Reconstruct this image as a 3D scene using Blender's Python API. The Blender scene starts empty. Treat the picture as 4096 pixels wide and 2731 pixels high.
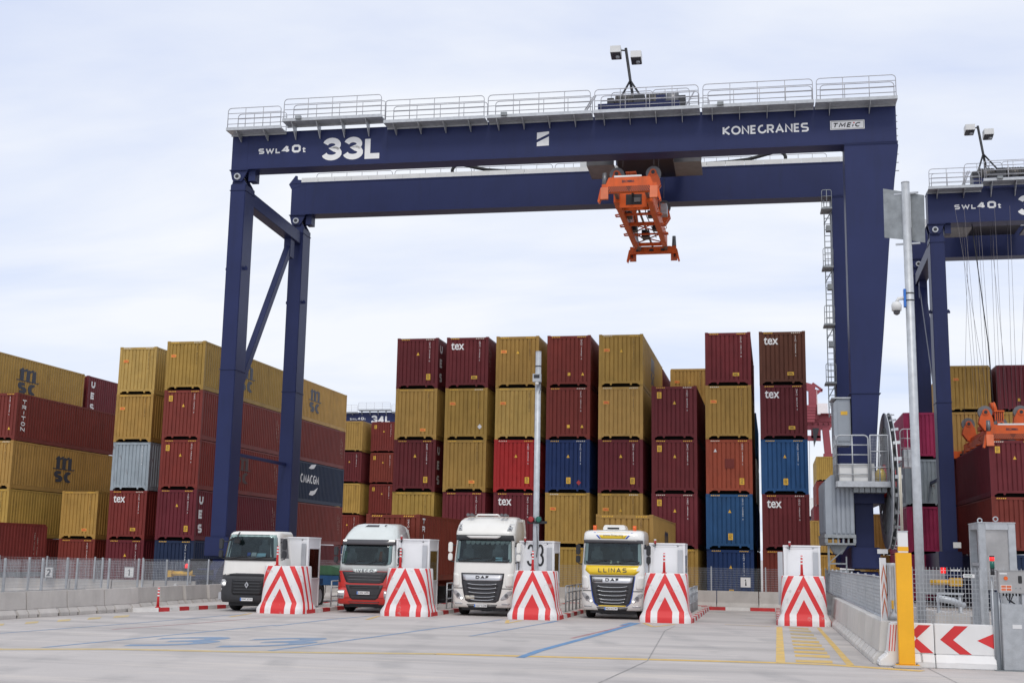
import bpy, bmesh, math, random
from mathutils import Vector, Matrix
random.seed(7)
S = bpy.context.scene
COL = S.collection
R = math.radians

# ------------------------------------------------------------------ camera
CF, CYAW, CPIT, CROL, CH = 4938.4, -0.209168, 0.170914, 0.0180472, 2.4095
_cy, _sy = math.cos(CYAW), math.sin(CYAW)
FWD = Vector((_sy*math.cos(CPIT), _cy*math.cos(CPIT), math.sin(CPIT)))
_r0 = Vector((_cy, -_sy, 0)); _u0 = _r0.cross(FWD)
RGT = _r0*math.cos(CROL) + _u0*math.sin(CROL)
UPV = -_r0*math.sin(CROL) + _u0*math.cos(CROL)
cd = bpy.data.cameras.new('camera'); cam = bpy.data.objects.new('camera', cd); COL.objects.link(cam)
cd.sensor_width = 36.0; cd.lens = CF/4096*36.0; cd.clip_start = 0.1; cd.clip_end = 6000
cam.matrix_world = Matrix(((RGT.x, UPV.x, -FWD.x, 0), (RGT.y, UPV.y, -FWD.y, 0), (RGT.z, UPV.z, -FWD.z, CH), (0, 0, 0, 1)))
S.camera = cam
def on(x, y, ax, v):
    """the point with coordinate ax = v on the ray through pixel (x, y) of the 4096 px photograph"""
    d = RGT*((x-2048)/CF) - UPV*((y-1365.5)/CF) + FWD
    o = Vector((0, 0, CH)); t = (v-o[ax])/d[ax]
    return o + d*t

# ------------------------------------------------------------------ world, sun, exposure
SUN_EL, SUN_AZ = 54.0, 170.0          # azimuth: degrees clockwise from +Y
w = bpy.data.worlds.new('World'); S.world = w; w.use_nodes = True
nt = w.node_tree; nt.nodes.clear(); N = nt.nodes.new; LK = nt.links.new
out = N('ShaderNodeOutputWorld'); bg = N('ShaderNodeBackground'); LK(bg.outputs[0], out.inputs[0])
sky = N('ShaderNodeTexSky'); sky.sky_type = 'NISHITA'; sky.sun_disc = False
sky.sun_elevation = R(SUN_EL); sky.sun_rotation = R(SUN_AZ); sky.air_density = 1.0; sky.dust_density = 2.0; sky.ozone_density = 1.0
tc = N('ShaderNodeTexCoord'); sep = N('ShaderNodeSeparateXYZ'); LK(tc.outputs['Generated'], sep.inputs[0])
def m2(op, a, b=None):
    n = N('ShaderNodeMath'); n.operation = op
    for i, v in enumerate((a, b)):
        if v is None: continue
        if isinstance(v, (int, float)): n.inputs[i].default_value = v
        else: LK(v, n.inputs[i])
    return n.outputs[0]
zz = m2('ADD', m2('ABSOLUTE', sep.outputs[2]), 0.16)
comb = N('ShaderNodeCombineXYZ'); LK(m2('DIVIDE', sep.outputs[0], zz), comb.inputs[0]); LK(m2('DIVIDE', sep.outputs[1], zz), comb.inputs[1])
mp = N('ShaderNodeMapping'); LK(comb.outputs[0], mp.inputs[0]); mp.inputs['Scale'].default_value = (0.62, 1.2, 1); mp.inputs['Rotation'].default_value = (0, 0, R(14))
n1 = N('ShaderNodeTexNoise'); LK(mp.outputs[0], n1.inputs[0]); n1.inputs['Scale'].default_value = 1.15; n1.inputs['Detail'].default_value = 7; n1.inputs['Roughness'].default_value = 0.52; n1.inputs['Distortion'].default_value = 0.35
rp = N('ShaderNodeValToRGB'); LK(n1.outputs[0], rp.inputs[0])
rp.color_ramp.elements[0].position = 0.36; rp.color_ramp.elements[0].color = (0.0, 0.0, 0.0, 1)
rp.color_ramp.elements[1].position = 0.62; rp.color_ramp.elements[1].color = (1, 1, 1, 1)
skm = N('ShaderNodeMixRGB'); skm.blend_type = 'MULTIPLY'; skm.inputs[0].default_value = 1; LK(sky.outputs[0], skm.inputs[1]); skm.inputs[2].default_value = (0.15, 0.15, 0.15, 1)
veil = N('ShaderNodeMixRGB'); veil.inputs[0].default_value = 0.78; LK(skm.outputs[0], veil.inputs[1]); veil.inputs[2].default_value = (0.78, 0.85, 1.06, 1)   # thin overcast
mx = N('ShaderNodeMixRGB'); LK(rp.outputs[0], mx.inputs[0]); LK(veil.outputs[0], mx.inputs[1]); mx.inputs[2].default_value = (0.925, 0.955, 1.01, 1)
LK(mx.outputs[0], bg.inputs[0]); bg.inputs[1].default_value = 1.0
sd = bpy.data.lights.new('sun', 'SUN'); so = bpy.data.objects.new('sun', sd); COL.objects.link(so)
sd.energy = 1.3; sd.angle = R(14); sd.color = (1.0, 0.95, 0.88)
_sv = Vector((math.sin(R(SUN_AZ))*math.cos(R(SUN_EL)), math.cos(R(SUN_AZ))*math.cos(R(SUN_EL)), math.sin(R(SUN_EL))))
so.rotation_euler = _sv.to_track_quat('Z', 'Y').to_euler(); so.location = (0, 0, 60)
S.view_settings.view_transform = 'Standard'; S.view_settings.look = 'None'; S.view_settings.gamma = 1.0; S.view_settings.exposure = 0.0
S.view_settings.use_curve_mapping = False
S.cycles.max_bounces = 6; S.cycles.diffuse_bounces = 3; S.cycles.glossy_bounces = 3; S.cycles.transparent_max_bounces = 10; S.cycles.transmission_bounces = 3
S.cycles.caustics_reflective = False; S.cycles.caustics_refractive = False

# ------------------------------------------------------------------ materials
MATS = {}
def pmat(name, col, rough=0.5, metal=0.0, var=0.12, scale=2.0, bump=0.0, dirt=0.0, dirtcol=(0.05, 0.04, 0.035), streak=1.0, rust=0.0, fine=0.0, emit=None, spec=0.5, coat=0.0, tint=False):
    if name in MATS: return MATS[name]
    m = bpy.data.materials.new(name); MATS[name] = m; m.use_nodes = True
    t = m.node_tree; N = t.nodes.new; L = t.links.new; b = t.nodes['Principled BSDF']
    b.inputs['Roughness'].default_value = rough; b.inputs['Metallic'].default_value = metal; b.inputs['Specular IOR Level'].default_value = spec
    b.inputs['Coat Weight'].default_value = coat
    if emit: b.inputs['Emission Color'].default_value = (*col, 1); b.inputs['Emission Strength'].default_value = emit
    tc = N('ShaderNodeTexCoord'); oi = N('ShaderNodeObjectInfo')
    ad = N('ShaderNodeVectorMath'); ad.operation = 'ADD'; L(tc.outputs['Object'], ad.inputs[0])
    cx = N('ShaderNodeCombineXYZ')
    for i, k in enumerate((37.0, 61.0, 23.0)):
        mm = N('ShaderNodeMath'); mm.operation = 'MULTIPLY'; L(oi.outputs['Random'], mm.inputs[0]); mm.inputs[1].default_value = k; L(mm.outputs[0], cx.inputs[i])
    L(cx.outputs[0], ad.inputs[1])
    def noise(sc, detail=4, stretch=(1, 1, 1), rgh=0.55):
        mp = N('ShaderNodeMapping'); L(ad.outputs[0], mp.inputs[0]); mp.inputs['Scale'].default_value = stretch
        n = N('ShaderNodeTexNoise'); L(mp.outputs[0], n.inputs[0]); n.inputs['Scale'].default_value = sc; n.inputs['Detail'].default_value = detail; n.inputs['Roughness'].default_value = rgh
        return n.outputs[0]
    def remap(s, a, b_, c, d):
        n = N('ShaderNodeMapRange'); L(s, n.inputs[0])
        for i, v in zip((1, 2, 3, 4), (a, b_, c, d)): n.inputs[i].default_value = v
        return n.outputs[0]
    cur = None
    if var:
        hv = N('ShaderNodeHueSaturation'); hv.inputs['Color'].default_value = (*col, 1)
        L(remap(noise(scale), 0.3, 0.7, 1-var, 1+var), hv.inputs['Value'])
        if tint:      # one tint per container, set as the object colour of all its parts
            h2 = N('ShaderNodeMixRGB'); h2.blend_type = 'MULTIPLY'; h2.inputs[0].default_value = 1; L(hv.outputs[0], h2.inputs[1]); L(oi.outputs['Color'], h2.inputs[2])
        else:
            rv = remap(oi.outputs['Random'], 0, 1, 1-var*0.7, 1+var*0.7)
            h2 = N('ShaderNodeHueSaturation'); L(hv.outputs[0], h2.inputs['Color']); L(rv, h2.inputs['Value'])
        cur = h2.outputs[0]
    if dirt:
        mx = N('ShaderNodeMixRGB'); L(remap(noise(2.2, 6, (1, 1, 0.18 if streak else 1), 0.65), 0.5, 0.78, 0, dirt), mx.inputs[0])
        if cur: L(cur, mx.inputs[1])
        else: mx.inputs[1].default_value = (*col, 1)
        mx.inputs[2].default_value = (*dirtcol, 1); cur = mx.outputs[0]
    if rust:
        mx = N('ShaderNodeMixRGB'); L(remap(noise(3.1, 8, (1, 1, 0.5), 0.7), 0.66-0.06*rust, 0.72, 0, min(1, rust)), mx.inputs[0])
        if tint:
            ml = N('ShaderNodeMath'); ml.operation = 'MULTIPLY'; L(mx.inputs[0].links[0].from_socket, ml.inputs[0]); L(oi.outputs['Alpha'], ml.inputs[1]); L(ml.outputs[0], mx.inputs[0])
        if cur: L(cur, mx.inputs[1])
        else: mx.inputs[1].default_value = (*col, 1)
        mx.inputs[2].default_value = (0.10, 0.035, 0.018, 1); cur = mx.outputs[0]
    if fine:
        mx = N('ShaderNodeHueSaturation'); L(remap(noise(60, 3), 0.25, 0.75, 1-fine, 1+fine), mx.inputs['Value'])
        if cur: L(cur, mx.inputs['Color'])
        else: mx.inputs['Color'].default_value = (*col, 1)
        cur = mx.outputs[0]
    if cur: L(cur, b.inputs['Base Color'])
    else: b.inputs['Base Color'].default_value = (*col, 1)
    if bump:
        bp = N('ShaderNodeBump'); bp.inputs['Strength'].default_value = bump; bp.inputs['Distance'].default_value = 0.02
        L(noise(14, 6), bp.inputs['Height']); L(bp.outputs[0], b.inputs['Normal'])
    return m
M = {}
# container paints
for k, c, ru in (('yellow', (0.405, 0.243, 0.058), 0.12), ('yellowold', (0.42, 0.262, 0.072), 0.85), ('maroon', (0.135, 0.0195, 0.0225), 0.1), ('brick', (0.180, 0.029, 0.021), 0.12), ('brickold', (0.19, 0.036, 0.025), 0.75),
              ('rust_red', (0.185, 0.034, 0.020), 0.2), ('red', (0.40, 0.022, 0.022), 0.1), ('navy', (0.012, 0.034, 0.120), 0.1), ('blue', (0.018, 0.070, 0.17), 0.3), ('darkblue', (0.016, 0.030, 0.065), 0.15),
              ('orange', (0.31, 0.060, 0.028), 0.7), ('brown', (0.115, 0.036, 0.018), 0.3), ('greyblue', (0.33, 0.385, 0.42), 0.9), ('pink', (0.40, 0.035, 0.105), 0.1), ('white', (0.62, 0.60, 0.57), 0.4), ('green', (0.05, 0.12, 0.06), 0.2)):
    M[k] = pmat('container_'+k, c, rough=0.55, var=0.10, scale=1.3, dirt=0.5, dirtcol=tuple(x*0.42 for x in c), rust=min(1, ru+0.35), fine=0.05, spec=0.28, tint=True)
M['dark'] = pmat('dark_underside', (0.02, 0.018, 0.017), 0.9, var=0)
M['crane'] = pmat('crane_navy_paint', (0.018, 0.026, 0.092), 0.45, spec=0.28, var=0.08, scale=0.5, dirt=0.3, dirtcol=(0.013, 0.016, 0.04))
M['galv'] = pmat('galvanised_steel', (0.46, 0.48, 0.50), 0.5, metal=0.35, var=0.12, scale=5, fine=0.08)
M['galvdark'] = pmat('weathered_zinc', (0.27, 0.29, 0.30), 0.55, metal=0.3, var=0.2, scale=4, fine=0.08, dirt=0.3, dirtcol=(0.15, 0.16, 0.16))
M['steelgrey'] = pmat('grey_painted_steel', (0.30, 0.33, 0.365), 0.5, var=0.08, scale=1.5, dirt=0.25, dirtcol=(0.18, 0.19, 0.2))
M['rail'] = pmat('handrail_zinc', (0.42, 0.42, 0.44), 0.5, metal=0.3, var=0.1)
M['white'] = pmat('white_print', (0.80, 0.80, 0.79), 0.5, var=0.04)
M['black'] = pmat('black_print', (0.018, 0.018, 0.02), 0.5, var=0)
M['blackrub'] = pmat('black_rubber', (0.022, 0.022, 0.023), 0.75, var=0.2, scale=8, bump=0.1)
M['logo_navy'] = pmat('logo_navy', (0.02, 0.025, 0.045), 0.5, var=0)
M['logo_faded'] = pmat('logo_faded', (0.055, 0.022, 0.02), 0.6, var=0)
M['cream'] = pmat('cream_print', (0.62, 0.58, 0.48), 0.5, var=0.1)
M['decal_y'] = pmat('yellow_sticker', (0.72, 0.42, 0.04), 0.5, var=0.15, scale=9)
M['decal_o'] = pmat('orange_sticker', (0.78, 0.33, 0.05), 0.5, var=0.15, scale=9)
M['decal_w'] = pmat('white_sticker', (0.7, 0.7, 0.7), 0.5, var=0.05)
M['spreader'] = pmat('spreader_orange', (0.66, 0.098, 0.008), 0.45, var=0.12, scale=2, dirt=0.6, dirtcol=(0.22, 0.05, 0.012), fine=0.06)
M['spreader_pale'] = pmat('spreader_sunfaded', (0.66, 0.16, 0.06), 0.5, var=0.12, dirt=0.3, dirtcol=(0.35, 0.1, 0.04))
M['darkmetal'] = pmat('dark_steel', (0.035, 0.036, 0.04), 0.45, metal=0.4, var=0.15)
M['midmetal'] = pmat('grey_steel', (0.16, 0.16, 0.165), 0.4, metal=0.5, var=0.15)
M['drum'] = pmat('hoist_drum_steel', (0.085, 0.078, 0.07), 0.5, metal=0.4, var=0.2, scale=6)
M['wire'] = pmat('wire_rope', (0.17, 0.155, 0.16), 0.5, metal=0.4, var=0)
M['lampwhite'] = pmat('floodlight_white', (0.70, 0.70, 0.68), 0.45, var=0.05)
M['glasslens'] = pmat('lamp_lens', (0.45, 0.46, 0.47), 0.12, var=0.1, scale=20, spec=0.7)
M['concrete'] = pmat('barrier_concrete', (0.50, 0.47, 0.44), 0.85, var=0.10, scale=1.2, dirt=0.35, dirtcol=(0.33, 0.305, 0.28), bump=0.25, fine=0.08)
M['concrete_lt'] = pmat('pale_concrete', (0.60, 0.58, 0.55), 0.8, var=0.07, scale=1.0, dirt=0.3, dirtcol=(0.40, 0.38, 0.35), bump=0.15, fine=0.05)
M['whitepaint'] = pmat('white_wall_paint', (0.76, 0.755, 0.745), 0.6, var=0.05, scale=1.5, dirt=0.2, dirtcol=(0.5, 0.48, 0.46), bump=0.08)
M['redpaint'] = pmat('red_sign_paint', (0.62, 0.028, 0.03), 0.5, var=0.08, dirt=0.15, dirtcol=(0.3, 0.02, 0.02))
M['kerbred'] = pmat('red_kerb_paint', (0.50, 0.028, 0.03), 0.7, var=0.15, scale=3, dirt=0.45, dirtcol=(0.09, 0.05, 0.045), streak=0)
M['kerbwhite'] = pmat('white_kerb_paint', (0.66, 0.64, 0.61), 0.7, var=0.1, scale=3, dirt=0.45, dirtcol=(0.2, 0.18, 0.165), streak=0)
M['yellowpost'] = pmat('post_yellow', (0.84, 0.42, 0.012), 0.4, var=0.05, scale=2, fine=0.03)
M['booth'] = pmat('booth_white_panel', (0.82, 0.82, 0.83), 0.4, var=0.03, scale=1.5, dirt=0.08, dirtcol=(0.5, 0.48, 0.45))
M['amber'] = pmat('amber_lens', (0.75, 0.12, 0.01), 0.2, var=0)
M['redlens'] = pmat('red_lens', (0.35, 0.02, 0.025), 0.2, var=0)
M['redlit'] = pmat('red_lamp_lit', (0.9, 0.02, 0.02), 0.3, var=0, emit=1.2)
M['greenlens'] = pmat('green_lens', (0.01, 0.12, 0.09), 0.2, var=0)
M['tyre'] = pmat('tyre_rubber', (0.018, 0.018, 0.019), 0.85, var=0.2, scale=6, bump=0.2)
M['truckwhite'] = pmat('truck_white', (0.80, 0.79, 0.755), 0.28, var=0.02, coat=0.4, dirt=0.16, dirtcol=(0.5, 0.47, 0.42))
M['truckivory'] = pmat('truck_ivory', (0.80, 0.785, 0.735), 0.3, var=0.02, coat=0.4, dirt=0.16, dirtcol=(0.5, 0.46, 0.4))
M['truckpale'] = pmat('truck_pale_grey', (0.66, 0.70, 0.675), 0.3, var=0.02, coat=0.4, dirt=0.2, dirtcol=(0.4, 0.4, 0.38))
M['truckred'] = pmat('truck_red', (0.55, 0.028, 0.02), 0.28, var=0.03, coat=0.4)
M['truckyellow'] = pmat('truck_yellow', (0.82, 0.56, 0.015), 0.3, var=0.03, coat=0.3)
M['truckblue'] = pmat('truck_blue_line', (0.03, 0.09, 0.42), 0.3, var=0)
M['trim'] = pmat('truck_grey_plastic', (0.035, 0.036, 0.04), 0.6, var=0.12, scale=6, bump=0.03)
M['trim2'] = pmat('visor_smoke', (0.075, 0.072, 0.078), 0.25, var=0.05)
M['chrome'] = pmat('bright_trim', (0.55, 0.56, 0.58), 0.22, metal=0.9, var=0.05)
M['silver'] = pmat('silver_trim', (0.52, 0.53, 0.55), 0.35, metal=0.5, var=0.05)
M['interior'] = pmat('cab_interior', (0.03, 0.035, 0.036), 0.9, var=0.6, scale=2.2)
M['seat'] = pmat('seat_fabric', (0.085, 0.095, 0.10), 0.9, var=0.3, scale=4)
M['ledlit'] = pmat('daytime_lamp_lit', (1, 0.97, 0.9), 0.3, var=0, emit=1.6)
M['plateblue'] = pmat('plate_blue', (0.03, 0.16, 0.55), 0.4, var=0)
M['paper'] = pmat('paper_blue', (0.45, 0.70, 0.80), 0.6, var=0)
M['cloth'] = pmat('curtain_cloth', (0.34, 0.36, 0.33), 0.9, var=0.1)
M['stsred'] = pmat('quay_crane_red', (0.27, 0.05, 0.065), 0.6, var=0.1)
M['stswhite'] = pmat('quay_crane_white', (0.78, 0.72, 0.72), 0.6, var=0.05)
M['stainless'] = pmat('brushed_stainless', (0.42, 0.41, 0.40), 0.38, metal=0.75, var=0.15, scale=2, fine=0.05)
M['yellowline'] = pmat('yellow_road_paint', (0.62, 0.42, 0.13), 0.8, var=0.12, scale=4, dirt=0.85, dirtcol=(0.44, 0.39, 0.31), streak=0)
M['yellowfaded'] = pmat('worn_yellow_road_paint', (0.50, 0.385, 0.19), 0.8, var=0.12, scale=3, dirt=0.9, dirtcol=(0.42, 0.38, 0.32), streak=0)
M['blueline'] = pmat('blue_road_paint', (0.11, 0.23, 0.40), 0.8, var=0.15, scale=3, dirt=0.5, dirtcol=(0.32, 0.34, 0.36), streak=0)
M['bluefaded'] = pmat('worn_blue_road_paint', (0.19, 0.27, 0.385), 0.8, var=0.12, scale=3, dirt=0.8, dirtcol=(0.40, 0.39, 0.38), streak=0)
M['redfaded'] = pmat('worn_red_road_paint', (0.38, 0.20, 0.20), 0.8, var=0.15, scale=3, dirt=0.8, dirtcol=(0.40, 0.37, 0.36), streak=0)
M['tar'] = pmat('tar_line', (0.30, 0.29, 0.28), 0.9, var=0.3, scale=3)
def glassmat(name, tint, refl=0.12):
    m = bpy.data.materials.new(name); m.use_nodes = True; t = m.node_tree; t.nodes.clear()
    o = t.nodes.new('ShaderNodeOutputMaterial'); a = t.nodes.new('ShaderNodeBsdfTransparent'); g = t.nodes.new('ShaderNodeBsdfGlossy'); mx = t.nodes.new('ShaderNodeMixShader'); lw = t.nodes.new('ShaderNodeFresnel')
    a.inputs[0].default_value = (*tint, 1); g.inputs['Roughness'].default_value = 0.03; g.inputs[0].default_value = (0.9, 0.95, 1, 1); lw.inputs[0].default_value = 1.5
    ad = t.nodes.new('ShaderNodeMath'); ad.inputs[1].default_value = refl-0.04; t.links.new(lw.outputs[0], ad.inputs[0])
    t.links.new(ad.outputs[0], mx.inputs[0]); t.links.new(a.outputs[0], mx.inputs[1]); t.links.new(g.outputs[0], mx.inputs[2]); t.links.new(mx.outputs[0], o.inputs[0]); return m
M['glass'] = glassmat('windscreen_glass', (0.72, 0.86, 0.86), 0.035)
M['boothglass'] = glassmat('booth_glass', (0.55, 0.52, 0.5), 0.12)

# ------------------------------------------------------------------ mesh helpers
class MB:
    def __init__(s): s.v = []; s.f = []; s.sm = []; s.uv = None
    def add(s, vs, fs, smooth=False):
        o = len(s.v); s.v += [tuple(v) for v in vs]; s.f += [tuple(i+o for i in f) for f in fs]; s.sm += [smooth]*len(fs); return s
    def box(s, x0, x1, y0, y1, z0, z1):
        v = [(x, y, z) for z in (z0, z1) for y in (y0, y1) for x in (x0, x1)]
        return s.add(v, [(0, 2, 3, 1), (4, 5, 7, 6), (0, 1, 5, 4), (2, 6, 7, 3), (0, 4, 6, 2), (1, 3, 7, 5)])
    def bar(s, a, b, wx, wz=None, up=(0, 0, 1)):
        """a square bar from a to b"""
        a = Vector(a); b = Vector(b); d = (b-a).normalized(); wz = wz or wx; u = Vector(up)
        if abs(d.dot(u)) > 0.98: u = Vector((1, 0, 0))
        r = d.cross(u).normalized(); u = r.cross(d)
        v = [p + r*(i*wx/2) + u*(j*wz/2) for p in (a, b) for i, j in ((-1, -1), (1, -1), (1, 1), (-1, 1))]
        return s.add(v, [(3, 2, 1, 0), (4, 5, 6, 7), (0, 1, 5, 4), (1, 2, 6, 5), (2, 3, 7, 6), (3, 0, 4, 7)])
    def tube(s, pts, r, n=8, cap=True, smooth=True):
        pts = [Vector(p) for p in pts]; o = len(s.v); k = len(pts); rr = r if isinstance(r, (list, tuple)) else [r]*k
        pu = None
        for i, p in enumerate(pts):
            d = (pts[min(i+1, k-1)]-pts[max(i-1, 0)]).normalized()
            if pu is None:
                pu = Vector((0, 0, 1)) if abs(d.z) < 0.9 else Vector((1, 0, 0))
            a = d.cross(pu).normalized(); pu = a.cross(d).normalized()
            for j in range(n):
                t = 2*math.pi*j/n; s.v.append(tuple(p + a*(rr[i]*math.cos(t)) + pu*(rr[i]*math.sin(t))))
        for i in range(k-1):
            for j in range(n):
                j2 = (j+1) % n; s.f.append((o+i*n+j, o+i*n+j2, o+(i+1)*n+j2, o+(i+1)*n+j)); s.sm.append(smooth)
        if cap:
            s.f.append(tuple(o+j for j in range(n-1, -1, -1))); s.sm.append(False); s.f.append(tuple(o+(k-1)*n+j for j in range(n))); s.sm.append(False)
        return s
    def prism(s, poly, d0, d1, ax='y'):
        """poly in the plane across axis ax (y: (x,z), x: (y,z), z: (x,y)) extruded from d0 to d1"""
        def P(q, d): return {'y': (q[0], d, q[1]), 'x': (d, q[0], q[1]), 'z': (q[0], q[1], d)}[ax]
        n = len(poly); area = sum(poly[i][0]*poly[(i+1) % n][1]-poly[(i+1) % n][0]*poly[i][1] for i in range(n))
        p = poly if area > 0 else poly[::-1]
        v = [P(q, d0) for q in p] + [P(q, d1) for q in p]; a = tuple(range(n)); b = tuple(range(2*n-1, n-1, -1))
        fs = [a, b] + [(i, i+n, (i+1) % n+n, (i+1) % n) for i in range(n)]
        if ax != 'y': fs = [f[::-1] for f in fs]
        return s.add(v, fs)
    def cyl(s, c, r, d0, d1, ax='y', n=24, r2=None):
        ring = lambda d, rr: [{'y': (c[0]+rr*math.cos(2*math.pi*i/n), d, c[1]+rr*math.sin(2*math.pi*i/n)), 'x': (d, c[0]+rr*math.cos(2*math.pi*i/n), c[1]+rr*math.sin(2*math.pi*i/n)), 'z': (c[0]+rr*math.cos(2*math.pi*i/n), c[1]+rr*math.sin(2*math.pi*i/n), d)}[ax] for i in range(n)]
        o = len(s.v); s.v += ring(d0, r) + ring(d1, r if r2 is None else r2)
        fl = ax != 'y'
        for i in range(n):
            f = (o+i, o+i+n, o+(i+1) % n+n, o+(i+1) % n); s.f.append(f[::-1] if fl else f); s.sm.append(True)
        a = tuple(o+i for i in range(n)); b = tuple(o+n+i for i in range(n-1, -1, -1))
        for f in (a, b): s.f.append(f[::-1] if fl else f); s.sm.append(False)
        return s
    def mesh(s, name, bevel=0):
        me = bpy.data.meshes.new(name); me.from_pydata(s.v, [], s.f); me.polygons.foreach_set('use_smooth', s.sm)
        if bevel:
            bm = bmesh.new(); bm.from_mesh(me)
            bmesh.ops.recalc_face_normals(bm, faces=bm.faces)
            eds = [e for e in bm.edges if len(e.link_faces) == 2 and e.calc_face_angle(0) > 0.6]
            bmesh.ops.bevel(bm, geom=eds, offset=bevel, segments=2, affect='EDGES', clamp_overlap=True); bm.to_mesh(me); bm.free()
        me.update(); return me
    def build(s, name, mat, parent=None, label=None, kind=None, loc=None, bevel=0):
        return obj(name, s.mesh(name, bevel), mat, parent, label, kind, loc)
def obj(name, me, mat, parent=None, label=None, kind=None, loc=None):
    if mat is not None and not me.materials: me.materials.append(mat)
    o = bpy.data.objects.new(name, me); COL.objects.link(o)
    if mat is not None and me.materials[0] is not mat:
        o.material_slots[0].link = 'OBJECT'; o.material_slots[0].material = mat
    if parent: o.parent = parent
    if loc is not None: o.location = loc
    if label: o['label'] = label
    if kind: o['kind'] = kind
    return o
def thing(name, label, cat, loc=(0, 0, 0), rz=0.0, group=None):
    o = bpy.data.objects.new(name, None); COL.objects.link(o); o.location = loc; o.rotation_euler = (0, 0, rz); o.empty_display_size = 0.3
    o['label'] = label; o['category'] = cat
    if group: o['group'] = group
    return o
def tag(o, label, cat, group=None):
    o['label'] = label; o['category'] = cat
    if group: o['group'] = group
    return o
def copy_tree(o, parent=None):
    c = o.copy(); COL.objects.link(c); c.parent = parent
    for ch in list(o.children): copy_tree(ch, c)
    return c
_tc = {}
def text_pts(s, bold=0.0, align='LEFT'):
    key = (s, bold, align)
    if key not in _tc:
        c = bpy.data.curves.new('t', 'FONT'); c.body = s; c.align_x = align; c.offset = bold; c.resolution_u = 3; c.size = 1.0; c.space_line = 0.9
        o = bpy.data.objects.new('t', c); me = bpy.data.meshes.new_from_object(o)
        v = [(p.co.x, p.co.y) for p in me.vertices]; f = [tuple(p.vertices) for p in me.polygons]
        x0 = min(a for a, b in v); x1 = max(a for a, b in v); y0 = min(b for a, b in v); y1 = max(b for a, b in v)
        _tc[key] = ([((a-x0)/(x1-x0), (b-y0)/(y1-y0)) for a, b in v], f)
        bpy.data.objects.remove(o); bpy.data.curves.remove(c); bpy.data.meshes.remove(me)
    return _tc[key]
def text_mb(mb, s, org, U, V, bold=0.0, align='LEFT', shear=0.0):
    """text filling the parallelogram org, U (full width vector), V (full height vector)"""
    v, f = text_pts(s, bold, align); org = Vector(org); U = Vector(U); V = Vector(V)
    mb.add([org + U*(a+shear*b) + V*b for a, b in v], f); return mb
def text(name, s, org, U, V, mat, parent, bold=0.0, align='LEFT', shear=0.0, label=None):
    return text_mb(MB(), s, org, U, V, bold, align, shear).build(name, mat, parent, label)
def rail_loop(mb, p0, p1, z0, z1, r=0.020, mids=3, posts=4, round_=0.18):
    """one handrail panel from p0 to p1 (x,y): hoop with rounded top corners, mid rails and posts"""
    a = Vector((p0[0], p0[1], 0)); b = Vector((p1[0], p1[1], 0)); d = (b-a); L = d.length; d.normalize()
    pts = [a+Vector((0, 0, z0)), a+Vector((0, 0, z1-round_))]
    for k in range(1, 4):
        t = math.pi/2*k/4; pts.append(a + d*(round_*(1-math.cos(t))) + Vector((0, 0, z1-round_+round_*math.sin(t))))
    pts.append(a+d*round_+Vector((0, 0, z1))); q = [b-(p-a)+Vector((0, 0, 2*(p.z))) if False else Vector((b.x-(p.x-a.x), b.y-(p.y-a.y), p.z)) for p in pts][::-1]
    mb.tube(pts+q, r, 6)
    for i in range(1, mids+1):
        z = z0+(z1-z0)*i/(mids+1); mb.tube([a+Vector((0, 0, z)), b+Vector((0, 0, z))], r*0.8, 6)
    for i in range(1, posts+1):
        p = a+d*(L*i/(posts+1)); mb.tube([p+Vector((0, 0, z0)), p+Vector((0, 0, z1))], r*0.9, 6)
    return mb

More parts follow.
